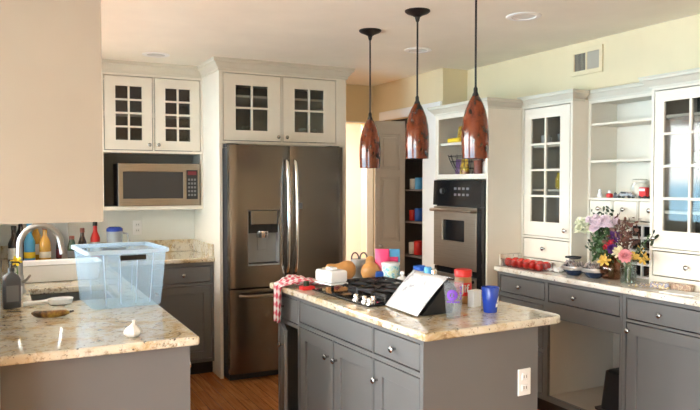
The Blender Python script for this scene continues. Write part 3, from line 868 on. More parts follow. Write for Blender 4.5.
# towel
def grid_cloth(name, mat, parent, nu, nv, f, thick=.004):
    b = MB(); bm = b.bm; uvl = bm.loops.layers.uv.new('UVMap')
    V = [[bm.verts.new(f(i/nu, j/nv)) for j in range(nv+1)] for i in range(nu+1)]
    for i in range(nu):
        for j in range(nv):
            fc = bm.faces.new([V[i][j], V[i+1][j], V[i+1][j+1], V[i][j+1]])
            for l, (a, c) in zip(fc.loops, ((i, j), (i+1, j), (i+1, j+1), (i, j+1))): l[uvl].uv = (a/nu, c/nv)
    o = b.build(name, mat, parent, True, solid=thick)
    return o
def towel_f(u, v):
    # u along the towel: hanging end -> up over the worktop edge -> crumpled on top ; v across
    L = u*.62
    hang = .21
    across = v-.5
    if L < hang:
        h = hang-L
        w = .085 - .02*h/hang
        return isl(-.012 - .010*math.sin(v*10+1) - .008*math.sin(v*23) + .0, 1.395 + across*w*2*.7 + .06*h, K + .010 - h)
    s = (L-hang)/.41
    w = .07 + .07*min(1, s*2)
    z = K + .006 + .034*math.sin(min(1, s*1.1)*PI)*(.55+.45*math.sin(v*12+s*4)) + .016*abs(noise.noise(Vector((s*6, v*5, 1))))
    return isl(-.012+s*.27, 1.395 + across*w*1.9 - s*.02, max(z, K+.005))
o = grid_cloth('dish_towel', 'red_check', None, 34, 18, towel_f)
tag(o, 'red and white checked towel hanging over the far corner of the island', 'towel')
# red lidded thing near the towel
t = thing('spice_jar', 'small red jar with a dark green cap beside the checked towel', 'jar', isl(.085, 1.205), IA)
MB().box(-.045, .03, -.028, .028, 0, .022).build('packet', 'red', t, bev=.006)
MB().lathe([(.016, .022), (.016, .045), (.013, .047), (0, .047)], (-.012, 0, 0), 14).build('cap', 'dark_leaf', t, True)
# butter dish
t = thing('butter_dish', 'white ceramic butter dish with a lid knob beside the cooktop', 'butter dish', isl(.045, 1.085, K), IA+rad(6))
def rbox(x, y, z0, z1, b=.012):
    return MB().box(-x, x, -y, y, z0, z1)
t.location = isl(.145, 1.050, K+.0495)
rbox(.058, .078, 0, .010).build('plate', 'white_gloss', t, bev=.005)
rbox(.056, .076, .0105, .074).build('lid', 'white_gloss', t, bev=.014, seg=4)
rbox(.020, .030, .0745, .088).build('lid_knob', 'white_gloss', t, bev=.007, seg=3)
# squash
def squash(loc, rz, tilt, label, s=1.):
    t = thing('butternut_squash', label, 'squash', loc, rz, 'butternut squashes')
    ax = []
    prof = [(0.0, .0), (.035, .006), (.058, .028), (.064, .055), (.058, .085), (.042, .115), (.034, .145), (.034, .175), (.030, .195), (.014, .204), (.0, .206)]
    R = Matrix.Rotation(tilt, 3, 'Y')
    lo = min((R @ Vector((r*math.cos(a), 0, z))).z for r, z in prof for a in (0, PI))
    MB().lathe([(r*s, z*s) for r, z in prof], (0, 0, -lo*s+.001), 22, R).build('flesh', 'squash_skin', t, True)
    p0 = R @ Vector((0, 0, .203*s)); p1 = R @ Vector((.004, 0, .226*s))
    MB().tube([(p0.x, p0.y, p0.z-lo*s), (p1.x, p1.y, p1.z-lo*s)], [.008*s, .010*s], 8).build('stalk', 'petal_cream', t, True)
squash((1.880, 3.635, K), rad(168), rad(84), 'tan butternut squash lying behind the cooktop, the left one of two', .90)
squash((1.895, 3.470, K), rad(62), rad(62), 'orange tan butternut squash with its base facing front, the right one of two', .90)
# grey tote with loop handles behind the squash
t = thing('canister', 'grey metal canister with looped handles standing behind the squash', 'canister', isl(.575, 1.497), rad(-25))
MB().lathe([(.050, 0), (.055, .01), (.055, .10), (.050, .112), (0, .112)], (0, 0, 0), 20).build('body', 'grey_plastic', t, True)
for s_ in (-.026, .026):
    MB().tube([(s_-.022, 0, .10)] + [(s_-.022*math.cos(PI*i/8), 0, .115+.036*math.sin(PI*i/8)) for i in range(9)] + [(s_+.022, 0, .10)], .005, 8).build('handle', 'rubber_grey', t, True)
# red onion by the squash
t = thing('red_onion', 'dark red onion in front of the left squash', 'onion', (1.715, 3.545, K))
MB().lathe([(0, 0), (.018, .004), (.030, .022), (.028, .040), (.014, .052), (.004, .060), (0, .066)], (0, 0, 0), 18).build('bulb', 'maroon', t, True)
# sweet packets and tubs
t = thing('candy_bag', 'bright pink bag standing behind the cooktop beside the squash', 'bag', isl(.612, 1.290), rad(-27))
b = MB(); 
def pouch(w, d, h):
    b = MB(); n = 8; rows = []
    for j in range(7):
        z = h*j/6; k = math.sin(PI*min(1, .15+.85*(1-j/6))) if j else .9
        dd = d*(1-(j/6)**2)*.5+.002
        rows.append([b.bm.verts.new((w/2*math.cos(2*PI*i/16), dd*math.sin(2*PI*i/16), z)) for i in range(16)])
    for A, B in zip(rows, rows[1:]):
        for i in range(16): b.bm.faces.new([A[i], A[(i+1)%16], B[(i+1)%16], B[i]])
    b.bm.faces.new(rows[0]); b.bm.faces.new(rows[-1])
    return b
pouch(.085, .05, .19).build('pouch', 'pink_pack', t, True)
t = thing('candy_bag', 'sky blue and pink bag standing behind the printed tub', 'bag', isl(.690, 1.300), rad(-27))
pouch(.09, .045, .185).build('pouch', 'sky_pack', t, True)
MB().box(-.032, .032, -.026, -.021, .10, .14).build('label', 'pink_pack', t)
t = thing('snack_tub', 'white tub with blue green print behind the cooktop', 'tub', isl(.607, 1.190), 0)
MB().lathe([(.044, 0), (.046, .004), (.052, .104), (.0, .104)], (0, 0, 0), 22).build('container', 'tub_print', t, True)
MB().lathe([(.0535, .1045), (.0545, .118), (.050, .120), (0, .120)], (0, 0, 0), 22).build('lid', 'white_plastic', t, True)
t = thing('blue_packet', 'dark blue packet lying between squash and printed tub', 'packet', isl(.555, 1.215), rad(-27))
MB().box(-.03, .03, -.02, .02, 0, .07).build('packet', 'blue_pack', t, bev=.008)
t = thing('ceramic_pot', 'small white ceramic lidded pot with a round knob behind the paper', 'pot', isl(.575, .945+.0), 0)
t.location = isl(.602, 1.060, K)
MB().lathe([(.038, 0), (.042, .006), (.040, .030), (.028, .048), (.014, .056), (0, .057)], (0, 0, 0), 20).build('body', 'white_gloss', t, True)
MB().lathe([(.007, .055), (.007, .062), (.014, .072), (.010, .083), (0, .086)], (0, 0, 0), 14).build('knob', 'white_gloss', t, True)
t = thing('black_jar', 'short black round jar beside the white ceramic pot', 'jar', isl(.672, 1.065))
MB().lathe([(.026, 0), (.030, .006), (.030, .050), (.024, .066), (0, .068)], (0, 0, 0), 18).build('body', 'black_plastic', t, True)
t = thing('food_tin', 'red white and blue food can behind the paper on the island', 'can', isl(.645, .955))
MB().lathe([(.033, 0), (.034, .003), (.034, .045), (0, .045)], (0, 0, 0), 22).build('label_band', 'red', t, True)
MB().lathe([(.0345, .0451), (.0345, .098), (0, .098)], (0, 0, 0), 22).build('label_band', 'white_plastic', t, True)
MB().lathe([(.034, .0981), (.034, .122), (.031, .124), (.030, .121), (0, .121)], (0, 0, 0), 22).build('label_band', 'blue_pack', t, True)
t = thing('food_tin', 'slim bright blue can right of the red white and blue can', 'can', isl(.655, .890))
MB().lathe([(.020, 0), (.022, .004), (.022, .115), (.018, .124), (0, .124)], (0, 0, 0), 18).build('body', 'sky_pack', t, True)
t = thing('salt_grinder', 'slim steel and glass grinder right of the bright blue can', 'grinder', isl(.660, .842))
MB().lathe([(.016, 0), (.017, .05), (.013, .056), (.015, .085), (.016, .11), (.010, .118), (0, .12)], (0, 0, 0), 16).build('body', 'chrome', t, True)
# paper leaning on a black stand
t = thing('cookbook_stand', 'black sloping stand under the printed sheet on the island', 'stand', (0, 0, 0))
b = MB()
b.prism([(1.615, K+.001), (1.775, K+.001), (1.80, 1.03), (1.752, 1.072)], 2.49, 2.765, lambda x, z, y: (x, y, z))
b.build('block', 'black_plastic', t, bev=.004)
th = rad(45)
def paper_f(u, v):
    s = v*.222; x = 1.582 + s*math.cos(th) - .006*math.sin(v*PI) - .012*u*0
    z = K + .0025 + s*math.sin(th) + .003*math.sin(u*7)*v
    y = 2.472 + u*.30
    x += .014*(u)  - .004
    return (x, y, z + .004)
o = grid_cloth('paper_sheet', 'ink_paper', None, 10, 10, paper_f, .0012)
tag(o, 'white printed sheet of paper leaning on the black stand', 'paper')
# tumbler with purple print
t = thing('plastic_tumbler', 'clear plastic tumbler with a purple print near the front of the island', 'cup', (1.712, 2.395, K))
HT = .155
MB().lathe([(.030, 0), (.031, .002), (.043, HT), (.0455, HT+.002), (.0445, HT+.002), (.0415, HT-.002), (.029, .006), (0, .006)], (0, 0, 0), 28).build('wall', 'cup_plastic', t, True)
def wrap(shape, mat, parent, name, r_at, a0, out=.0006):
    """shape: list of polygons in (arc metres, height) laid round a cone"""
    b = MB()
    for poly in shape:
        b.face([((r_at(z)+out)*math.cos(a0+x/r_at(z)), (r_at(z)+out)*math.sin(a0+x/r_at(z)), z) for x, z in poly])
    return b.build(name, mat, parent, solid=.0006)
rt = lambda z: .0305+.0125*z/HT
def ring(cx, cz, r0, r1, n=18):
    return [[(cx+r0*math.cos(2*PI*i/n), cz+r0*math.sin(2*PI*i/n)), (cx+r1*math.cos(2*PI*i/n), cz+r1*math.sin(2*PI*i/n)), (cx+r1*math.cos(2*PI*(i+1)/n), cz+r1*math.sin(2*PI*(i+1)/n)), (cx+r0*math.cos(2*PI*(i+1)/n), cz+r0*math.sin(2*PI*(i+1)/n))] for i in range(n)]
a_cam = math.atan2(-2.39, -1.71)
wrap(ring(-.006, .105, .010, .024) + [[(-.010, .098), (-.002, .098), (-.002, .112), (-.010, .112)]], 'purple_ink', t, 'print', rt, a_cam)
wrap([[(-.03+i*.012, .072), (-.021+i*.012, .072), (-.021+i*.012, .079), (-.03+i*.012, .079)] for i in range(5)], 'purple_ink', t, 'print', rt, a_cam)
wrap([[(.028+.004*(i % 2), .085+i*.012), (.040, .085+i*.012), (.040, .094+i*.012), (.028+.004*(i % 2), .094+i*.012)] for i in range(5)], 'purple_ink', t, 'print', rt, a_cam)
# peanut butter jar with its name
t = thing('peanut_butter_jar', 'peanut butter jar with a red lid and red label on the island', 'jar', (1.975, 2.685, K))
MB().lathe([(.036, 0), (.040, .006), (.041, .03), (.041, .118), (.038, .128), (0, .128)], (0, 0, 0), 26).build('jar', 'peanut', t, True)
MB().lathe([(.0412, .040), (.0418, .041), (.0418, .102), (.0412, .103)], (0, 0, 0), 26, close=False).build('label', 'red', t, True)
MB().lathe([(.039, .1285), (.0425, .130), (.0425, .160), (.040, .163), (0, .163)], (0, 0, 0), 26).build('lid', 'red', t, True)
def lettering(txt, size, r, a0, zc, mat, parent):
    cu = bpy.data.curves.new('lettering', 'FONT'); cu.body = txt; cu.size = size; cu.align_x = 'CENTER'; cu.align_y = 'CENTER'; cu.offset = .0012
    tmp = bpy.data.objects.new('lettering', cu); C.objects.link(tmp)
    me = bpy.data.meshes.new_from_object(tmp.evaluated_get(bpy.context.evaluated_depsgraph_get()))
    bpy.data.objects.remove(tmp)
    o = bpy.data.objects.new('lettering', me); C.objects.link(o); me.materials.clear(); me.materials.append(MATS[mat])
    for v in me.vertices:
        x, y = v.co.x, v.co.y
        v.co = Vector((r*math.cos(a0+x/r), r*math.sin(a0+x/r), zc+y))
    m = o.modifiers.new('thick', 'SOLIDIFY'); m.thickness = .0006; m.offset = 0
    o.parent = parent
    return o
bpy.context.view_layer.update()
lettering('Jif', .052, .0424, math.atan2(-2.685, -1.975)+.25, .074, 'white_plastic', t)
# white box and blue cup
one(MB().box(-.030, .030, -.018, .018, 0, .078), 'small_box', 'white_plastic', 'small plain white box behind the blue cup', 'box', isl(.545, .365), IA+rad(12), False, bev=.003)
t = thing('blue_cup', 'cobalt blue cup with a white mark on its right side', 'cup', (1.945, 2.44, K))
MB().lathe([(.029, 0), (.031, .003), (.0405, .112), (.0395, .1135), (.0375, .112), (.028, .008), (0, .008)], (0, 0, 0), 26).build('wall', 'cobalt', t, True)
MB().lathe([(.0372, .108), (.0279, .0085), (0, .0085)], (0, 0, 0), 26, close=False).build('lining', 'white_gloss', t, True)
rc = lambda z: .031+.0095*z/.112
wrap([[(-.012, .026), (.0, .026), (.0, .042), (-.012, .042)], [(-.008, .044), (.006, .050), (.006, .075), (-.002, .066)], [(.002, .030), (.012, .032), (.010, .046), (.002, .042)]], 'white_plastic', t, 'print', rc, math.atan2(-2.44, -1.945)+1.15)
# cubby pot in the island
t = thing('saucepan', 'small steel saucepan on the floor of the open island cupboard', 'pan', isl(.20, 1.345, .0985))
MB().lathe([(.05, 0), (.062, .008), (.065, .085), (.067, .088), (.063, .087), (.058, .010), (0, .008)], (0, 0, 0), 22).build('pot', 'brushed_nickel', t, True)
MB().lathe([(.066, .0885), (.064, .096), (.02, .110), (.012, .112), (.014, .125), (0, .127)], (0, 0, 0), 22).build('lid', 'brushed_nickel', t, True)

# ------------------------------------------------------------------ things on the peninsula
t = thing('storage_bin', 'large clear bluish plastic storage bin standing empty on the peninsula', 'storage bin', (.497, 3.46, K), rad(4))
def rrect(hx, hy, r, n=5):
    out = []
    for cx, cy, a0 in ((hx-r, hy-r, 0), (-hx+r, hy-r, 90), (-hx+r, -hy+r, 180), (hx-r, -hy+r, 270)):
        for i in range(n): a = rad(a0+90*i/(n-1)); out.append((cx+r*math.cos(a), cy+r*math.sin(a)))
    return out
def loft(b, loops, closed_bottom=True):
    rows = [[b.bm.verts.new(p) for p in L] for L in loops]
    n = len(rows[0])
    for A, B in zip(rows, rows[1:]):
        for i in range(n): b.bm.faces.new([A[i], A[(i+1) % n], B[(i+1) % n], B[i]])
    if closed_bottom: b.bm.faces.new(rows[0])
    return b
BH = .272
lp = lambda hx, hy, r, z: [(x, y, z) for x, y in rrect(hx, hy, r)]
loft(MB(), [lp(.150, .172, .03, .002), lp(.157, .180, .03, .006), lp(.177, .200, .03, BH-.03), lp(.178, .201, .03, BH)]).build('tub', 'bin_plastic', t, True, solid=.0022)
b = MB()
loft(b, [lp(.180, .203, .03, BH-.018), lp(.190, .213, .03, BH-.016), lp(.190, .213, .03, BH), lp(.178, .201, .03, BH+.001)], False)
b.build('rim', 'bin_rim', t, True, solid=.002)
for s_ in (-1, 1):
    MB().box(-.040, .078, s_*.205-.006, s_*.205+.006, BH-.048, BH-.024).build('handle', 'black_plastic' if s_ < 0 else 'label_grey', t, bev=.004)
for x in (-.11, -.038, .038, .11):
    for s_ in (-1, 1):
        MB().obox((x*.96, s_*.192, BH*.5), (.002, 0, 0), (0, .0015, 0), (x*.06, s_*.0105, BH*.42)).build('rib', 'bin_rim', t)
# garlic
t = thing('garlic_bulb', 'white garlic bulb on the peninsula in front of the plastic bin', 'garlic', (.427, 2.655, K))
b = MB(); n = 24; rows = []
for r, z in [(.004, 0), (.018, .003), (.026, .012), (.026, .022), (.019, .034), (.008, .042), (.005, .052), (.006, .060)]:
    rows.append([b.bm.verts.new((r*(1+.09*math.cos(8*2*PI*i/n)*(1 if z < .045 else 0))*math.cos(2*PI*i/n)+(.004 if z > .05 else 0), r*(1+.09*math.cos(8*2*PI*i/n)*(1 if z < .045 else 0))*math.sin(2*PI*i/n), z)) for i in range(n)])
for A, B in zip(rows, rows[1:]):
    for i in range(n): b.bm.faces.new([A[i], A[(i+1) % n], B[(i+1) % n], B[i]])
b.bm.faces.new(rows[0]); b.bm.faces.new(rows[-1])
b.build('bulb', 'garlic_skin', t, True)
t.scale = (1.15, 1.15, 1.05)
# banana
t = thing('banana', 'overripe brown banana lying on the peninsula', 'banana', (.17, 3.20, K), rad(-16))
b = MB(); pts = []; rs = []
for i in range(11):
    s_ = i/10-.5
    pts.append((s_*.15, .035*(4*s_*s_)-.012, .0165)); rs.append(.016*math.sqrt(max(.06, 1-(2*s_*.96)**4)))
b.tube(pts, rs, 10).build('fruit', 'banana_skin', t, True)
MB().tube([(.072, .021, .0165), (.090, .036, .018)], [.006, .0045], 8).build('stalk', 'dark_bottle', t, True)
# spoon rest / scoop
t = thing('spoon_rest', 'white spoon shaped rest lying beside the sink', 'spoon rest', (.165, 3.53, K), rad(4))
t.location = (.165, 3.515, K)
b = MB(); loft(b, [[(.07+.058*math.cos(a)*s_, .048*math.sin(a)*s_, z) for a in [2*PI*i/20 for i in range(20)]] for s_, z in ((.55, .002), (.85, .006), (1, .030))])
b.build('bowl', 'white_gloss', t, True, solid=.004)
MB().tube([(.020, 0, .020), (-.02, .003, .018), (-.09, .008, .013)], [.012, .010, .0125], 10).build('handle', 'white_gloss', t, True)
# soap bottle
t = thing('soap_bottle', 'dark grey pump soap bottle at the left edge of the photo', 'bottle', (.027, 3.535, K), rad(10))
b = MB(); loft(b, [lp(.036, .022, .012, 0), lp(.038, .024, .012, .004), lp(.038, .024, .012, .13), lp(.030, .020, .012, .150), lp(.013, .013, .012, .163), lp(.013, .013, .012, .170)])
b.bm.faces.new(list(b.bm.verts)[-20:])
b.build('bottle', 'rubber_grey', t, True)
MB().box(-.026, .026, -.0255, -.0235, .03, .105).build('label', 'label_grey', t)
pk = MB().lathe([(.014, .170), (.014, .184), (.005, .186), (.005, .205), (.009, .207), (.009, .216), (0, .217)], (0, 0, 0), 14).build('pump', 'black_plastic', t, True)
MB().tube([(0, 0, .212), (.03, -.012, .210), (.036, -.014, .203)], .004, 8).build('nozzle', 'black_plastic', pk, True)

def petals(b, c, R, n, layers, tilt0, seed=0, wid=.45, nrm=Vector((0, 0, 1))):
    r_ = random.Random(seed); c = Vector(c)
    nrm = Vector(nrm).normalized(); a = nrm.orthogonal().normalized(); d = nrm.cross(a)
    for L in range(layers):
        el = tilt0 + (PI/2-tilt0)*L/max(1, layers)
        rr = R*(1-.28*L/max(1, layers))
        for k in range(n):
            an = 2*PI*(k+.5*L+r_.uniform(-.15, .15))/n; e = el + r_.uniform(-.12, .12)
            dirv = (a*math.cos(an)+d*math.sin(an))*math.cos(e) + nrm*math.sin(e)
            side = (-a*math.sin(an)+d*math.cos(an))
            up = dirv.cross(side)
            p = [c, c+dirv*rr*.45+side*rr*wid*.5-up*rr*.05, c+dirv*rr*.85+side*rr*wid*.42, c+dirv*rr, c+dirv*rr*.85-side*rr*wid*.42, c+dirv*rr*.45-side*rr*wid*.5-up*rr*.05]
            b.face(p)
    return b
t = thing('daffodil', 'small yellow flower standing behind the soap bottle', 'flower', (.058, 3.80, K))
MB().tube([(0, 0, 0), (.002, 0, .10), (-.006, -.006, .185)], .003, 6).build('stem', 'stem_green', t, True)
petals(MB(), (-.006, -.008, .187), .030, 6, 2, .25, 3, nrm=(0, -1, .5)).build('bloom', 'yellow', t, solid=.001)
MB().lathe([(.020, 0), (.022, .06), (.020, .062), (.018, .004), (0, .004)], (0, 0, 0), 14).build('bud_vase', 'white_gloss', t, True)
# white tray beyond the sink
t = thing('dish_tray', 'white low plastic dish tray on the worktop beyond the sink', 'tray', (.30, 4.46, K))
b = MB(); loft(b, [lp(.195, .10, .02, 0), lp(.205, .11, .02, .005), lp(.215, .12, .02, .098), lp(.225, .13, .02, .104), lp(.225, .13, .02, .108)])
b.build('tray', 'white_gloss', t, True, solid=.004)
MB().box(-.19, .19, -.095, .095, .003, .055).build('drain_insert', 'white_plastic', t, bev=.01)
# bottles in the corner
def bottle(x, y, prof, mat, capmat, label, cap, labelband=None, bandmat=None):
    t = thing('bottle', label, 'bottle', (x, y, K), 0, 'bottles in the back left corner')
    MB().lathe(prof, (0, 0, 0), 18).build('glass', mat, t, True)
    r, z0, z1 = cap
    MB().lathe([(r, z0), (r, z1-.002), (r*.85, z1), (0, z1)], (0, 0, 0), 14).build('cap', capmat, t, True)
    if labelband:
        r, z0, z1 = labelband
        MB().lathe([(r, z0), (r+.0006, z0+.001), (r+.0006, z1-.001), (r, z1)], (0, 0, 0), 18, close=False).build('label', bandmat, t, True)
def prof(r, h, sh, nr):
    return [(r*.9, 0), (r, .006), (r, sh), (r*.8, sh+.02), (nr*1.15, sh+.05), (nr, sh+.065), (nr, h), (0, h)]
bottle(.062, 5.50, prof(.040, .24, .14, .016), 'dark_bottle', 'black_plastic', 'dark bottle with a pale label at the left end of the corner row', (.018, .2402, .27), (.0405, .03, .11), 'paper')
bottle(.165, 5.52, prof(.038, .235, .15, .016), 'sky_pack', 'sky_pack', 'sky blue bottle with a yellow label and blue cap behind the faucet', (.020, .2352, .29), (.0385, .03, .075), 'yellow')
bottle(.268, 5.50, prof(.040, .235, .14, .015), 'amber', 'brown_cap', 'amber syrup bottle standing inside the faucet arch', (.018, .2352, .26), (.0405, .03, .075), 'cream_ceramic')
bottle(.365, 5.56, prof(.020, .17, .11, .012), 'dark_bottle', 'red', 'small dark bottle with a red label right of the amber bottle', (.014, .1702, .195), (.0205, .02, .085), 'maroon')
bottle(.455, 5.54, prof(.032, .155, .10, .016), 'green_bottle', 'brown_cap', 'short dark green bottle right of the faucet', (.019, .1552, .18), (.0325, .02, .07), 'label_grey')
bottle(.535, 5.60, prof(.032, .20, .12, .014), 'dark_bottle', 'brown_cap', 'dark bottle with a reddish brown cap above the bin', (.017, .2002, .235), None)
bottle(.635, 5.66, prof(.036, .245, .15, .015), 'red', 'black_plastic', 'tall red bottle on the back worktop left of the jug', (.018, .2452, .29), (.0365, .05, .12), 'paper')
bottle(.11, 5.66, prof(.036, .30, .19, .015), 'dark_bottle', 'brown_cap', 'tall dark bottle at the back of the corner row', (.018, .3002, .33), None)
bottle(.215, 5.68, prof(.036, .26, .17, .015), 'amber', 'black_plastic', 'second amber bottle at the back of the corner row', (.018, .2602, .29), (.0365, .04, .12), 'paper')
# plastic sheet leaning behind
o = MB().obox((.32, 5.745, K+.150), (.125, 0, 0), (0, .002, 0), (0, .03, .148)).build('cutting_board', 'sheet_plastic', None, bev=.001)
tag(o, 'translucent plastic cutting board leaning behind the corner bottles', 'cutting board')
t = thing('water_jug', 'clear plastic pitcher with a blue lid on the back worktop', 'pitcher', (.775, 5.62, K))
MB().lathe([(.050, 0), (.054, .006), (.062, .20), (.060, .20), (.052, .008), (0, .008)], (0, 0, 0), 22).build('jug', 'jug_plastic', t, True)
MB().lathe([(.063, .2005), (.063, .222), (.045, .236), (0, .238)], (0, 0, 0), 22).build('lid', 'cobalt', t, True)
MB().tube([(.058, -.005, .185), (.095, -.01, .18), (.105, -.01, .12), (.090, -.01, .06), (.053, -.005, .05)], .008, 8).build('handle', 'jug_plastic', t, True)

# ------------------------------------------------------------------ things on the right worktop
t = thing('tomato_box', 'clear plastic box of red tomatoes on the right worktop beside the oven tower', 'container', (3.17, 3.585, K), 0)
loft(MB(), [lp(.066, .182, .02, .001), lp(.072, .188, .02, .050), lp(.076, .192, .02, .052)]).build('tray', 'clear_pet', t, True, solid=.001)
for i in range(6):
    for j in range(2):
        lab = '%s tomato of the %s row in the clear box' % (['farthest', 'second farthest', 'third farthest', 'third nearest', 'second nearest', 'nearest'][i], ['front', 'rear'][j])
        k = thing('tomato', lab, 'tomato', (3.139+j*.062, 3.738-i*.061, K+.0035), rnd.uniform(0, 6), 'tomatoes in the clear box')
        MB().lathe([(0, .002), (.014, 0), (.026, .010), (.0300, .026), (.026, .044), (.014, .053), (.004, .050), (0, .049)], (0, 0, 0), 16).build('fruit', 'tomato_red', k, True)
        if i in (0, 3): petals(MB(), (0, 0, .050), .014, 5, 1, .05, i).build('calyx', 'leaf_green', k, solid=.001)
# crumpled wrapper
def crumple(w, d, h, seed, n=12):
    b = MB(); V = []
    for i in range(n+1):
        V.append([b.bm.verts.new(((i/n-.5)*w, (j/n-.5)*d, .002+h*abs(noise.noise(Vector((i*.45+seed, j*.45, seed))))*1.6)) for j in range(n+1)])
    for i in range(n):
        for j in range(n): b.bm.faces.new([V[i][j], V[i+1][j], V[i+1][j+1], V[i][j+1]])
    return b
o = crumple(.13, .14, .035, 3).build('paper_wrapper', 'paper', None, solid=.0012, loc=(3.245, 3.372, K)); tag(o, 'crumpled pale wrapper between the tomatoes and the blue bowl', 'wrapper')
def bowl(x, y, label, mat, fill):
    t = thing('small_bowl', label, 'bowl', (x, y, K))
    MB().lathe([(.030, 0), (.034, .003), (.052, .024), (.058, .046), (.055, .046), (.049, .026), (.030, .007), (0, .006)], (0, 0, 0), 24).build('bowl', mat, t, True)
    MB().lathe([(.0585, .030), (.060, .034), (.060, .047), (.0575, .048)], (0, 0, 0), 24, close=False).build('band', 'foil', t, True)
    b = crumple(.072, .072, .030, x*3)
    for v in b.bm.verts: v.co.z += .040
    b.build('contents', fill, t, solid=.002)
    t.scale = (1.28, 1.28, 1.28)
    return t
bowl(3.20, 3.185, 'dark blue bowl with a steel band, nearer the tomatoes', 'navy_glaze', 'pot_mix')
bowl(3.215, 3.035, 'steel banded blue bowl beside the amber flower vase', 'navy_glaze', 'pot_mix')
t = thing('black_scoop', 'black plastic scoop lying across the left blue bowl', 'scoop', (3.20, 3.185, K+.098), rad(-70))
b = MB(); loft(b, [[(.045*math.cos(a)*s_, .030*math.sin(a)*s_, z) for a in [2*PI*i/18 for i in range(18)]] for s_, z in ((.5, .004), (.85, .008), (1, .020))])
b.build('bowl', 'black_plastic', t, True, solid=.003)
MB().tube([(-.03, 0, .014), (-.06, .002, .012)], [.009, .006], 8).build('handle', 'black_plastic', t, True)

# flower vases
VX, VY = 3.25, 2.935
t = thing('flower_vase', 'round amber glass vase holding the large bouquet', 'vase', (VX, VY, K))
MB().lathe([(.036, 0), (.052, .006), (.073, .048), (.071, .085), (.048, .125), (.040, .150), (.046, .172), (.044, .172), (.037, .150), (.045, .125), (.067, .085), (.069, .048), (.050, .010), (0, .008)], (0, 0, 0), 28).build('glass', 'amber_glass', t, True)
MB().lathe([(0, .011), (.048, .011), (.066, .048), (.064, .080), (0, .080)], (0, 0, 0), 24).build('water', 'clear_glass', t, True)
VX2, VY2 = 3.185, 2.755
t2 = thing('flower_vase', 'straight clear glass vase holding the pink carnation', 'vase', (VX2, VY2, K))
MB().lathe([(.042, 0), (.044, .003), (.046, .150), (.044, .150), (.041, .010), (0, .010)], (0, 0, 0), 24).build('glass', 'clear_glass', t2, True)
MB().lathe([(0, .011), (.040, .011), (.041, .09), (0, .09)], (0, 0, 0), 22).build('water', 'clear_glass', t2, True)
def flower(name, label, base, tip, R, mat, n=9, layers=4, tilt=.1, leaves=2, seed=0, cluster=0, group='bouquet in the amber vase', lmat='leaf_green', wid=.4):
    base = Vector(base); tip = Vector(tip); rl = random.Random(seed+11)
    t = thing(name, label, 'flower', base, 0, group)
    d = tip-base
    neck = Vector((rl.uniform(-.006, .006), rl.uniform(-.006, .006), .125)) if base.z < K+.1 else Vector((0, 0, .08))
    m1 = neck*.55 + d*.1; 
    MB().tube([(0, 0, 0), m1, neck + d*.12*Vector((1, 1, 0)).length/1.4, d*.75+Vector((0, 0, .02)), d], .0026, 6).build('stem', 'stem_green', t, True)
    b = MB()
    axis = (Vector((d.x, d.y, d.z*.5))+Vector((-.10, -.10, .02))).normalized()
    if cluster:
        for k in range(cluster):
            c = d + Vector((rl.uniform(-1, 1), rl.uniform(-1, 1), rl.uniform(-1, 1)))*R*.62
            petals(b, c, R*.60, max(5, n-3), max(1, layers-1), tilt, seed+k, wid, axis+Vector((rl.uniform(-.4, .4), rl.uniform(-.4, .4), .2)))
    else: petals(b, d, R, n, layers, tilt, seed, wid, axis)
    b.build('bloom', mat, t, solid=.0008)
    for k in range(leaves):
        s_ = .55+.3*k/max(1, leaves); c = d*s_ + Vector((0, 0, .01)); an = rl.uniform(0, 2*PI)
        l = MB(); petals(l, c, .055, 1, 1, .35, seed+k*3, .38, Vector((math.cos(an), math.sin(an), .8)))
        l.build('leaf', lmat, t, solid=.0008)
    return t
def V1(dx, dy, dz): return (VX+dx, VY+dy, K+dz)
B1 = lambda i: (VX+.012*math.cos(i*2.4), VY+.012*math.sin(i*2.4), K+.012)
# dy positive = left in the photo
spec = [('hydrangea', 'white green hydrangea at the left of the bouquet', V1(-.05, .160, .315), .062, 'petal_white', 10, 3, 18),
        ('chrysanthemum', 'pale pink chrysanthemum, left one at the top of the bouquet', V1(-.06, .085, .345), .048, 'petal_pink', 12, 4, 9),
        ('chrysanthemum', 'pale pink chrysanthemum in the middle of the bouquet top', V1(-.07, .01, .350), .048, 'petal_pink', 12, 4, 9),
        ('chrysanthemum', 'pale pink chrysanthemum, right one beside the brown foliage', V1(-.06, -.055, .350), .042, 'petal_pink', 12, 4, 9),
        ('chrysanthemum', 'low pale pink chrysanthemum under the bouquet top', V1(-.085, .055, .310), .036, 'petal_pink', 14, 4, 0),
        ('purple_flower', 'dark purple flower at the right of the bouquet', V1(-.08, -.085, .265), .042, 'petal_purple', 9, 3, 6),
        ('purple_flower', 'small dark purple flower below the red bloom', V1(-.095, -.090, .195), .036, 'petal_purple', 9, 4, 0),
        ('red_flower', 'deep red flower beside the purple bloom', V1(-.095, -.055, .215), .036, 'petal_red', 9, 3, 5),
        ('yellow_lily', 'drooping yellow lily in front of the amber vase', V1(-.10, -.035, .125), .042, 'petal_yellow', 6, 2, 0)]
for i, (nm, lb, tip, R, mt, n, ly, cl) in enumerate(spec):
    flower(nm, lb, B1(i), tip, R, mt, n, ly, .05, 3 if i < 6 else 0, i*5, cl)
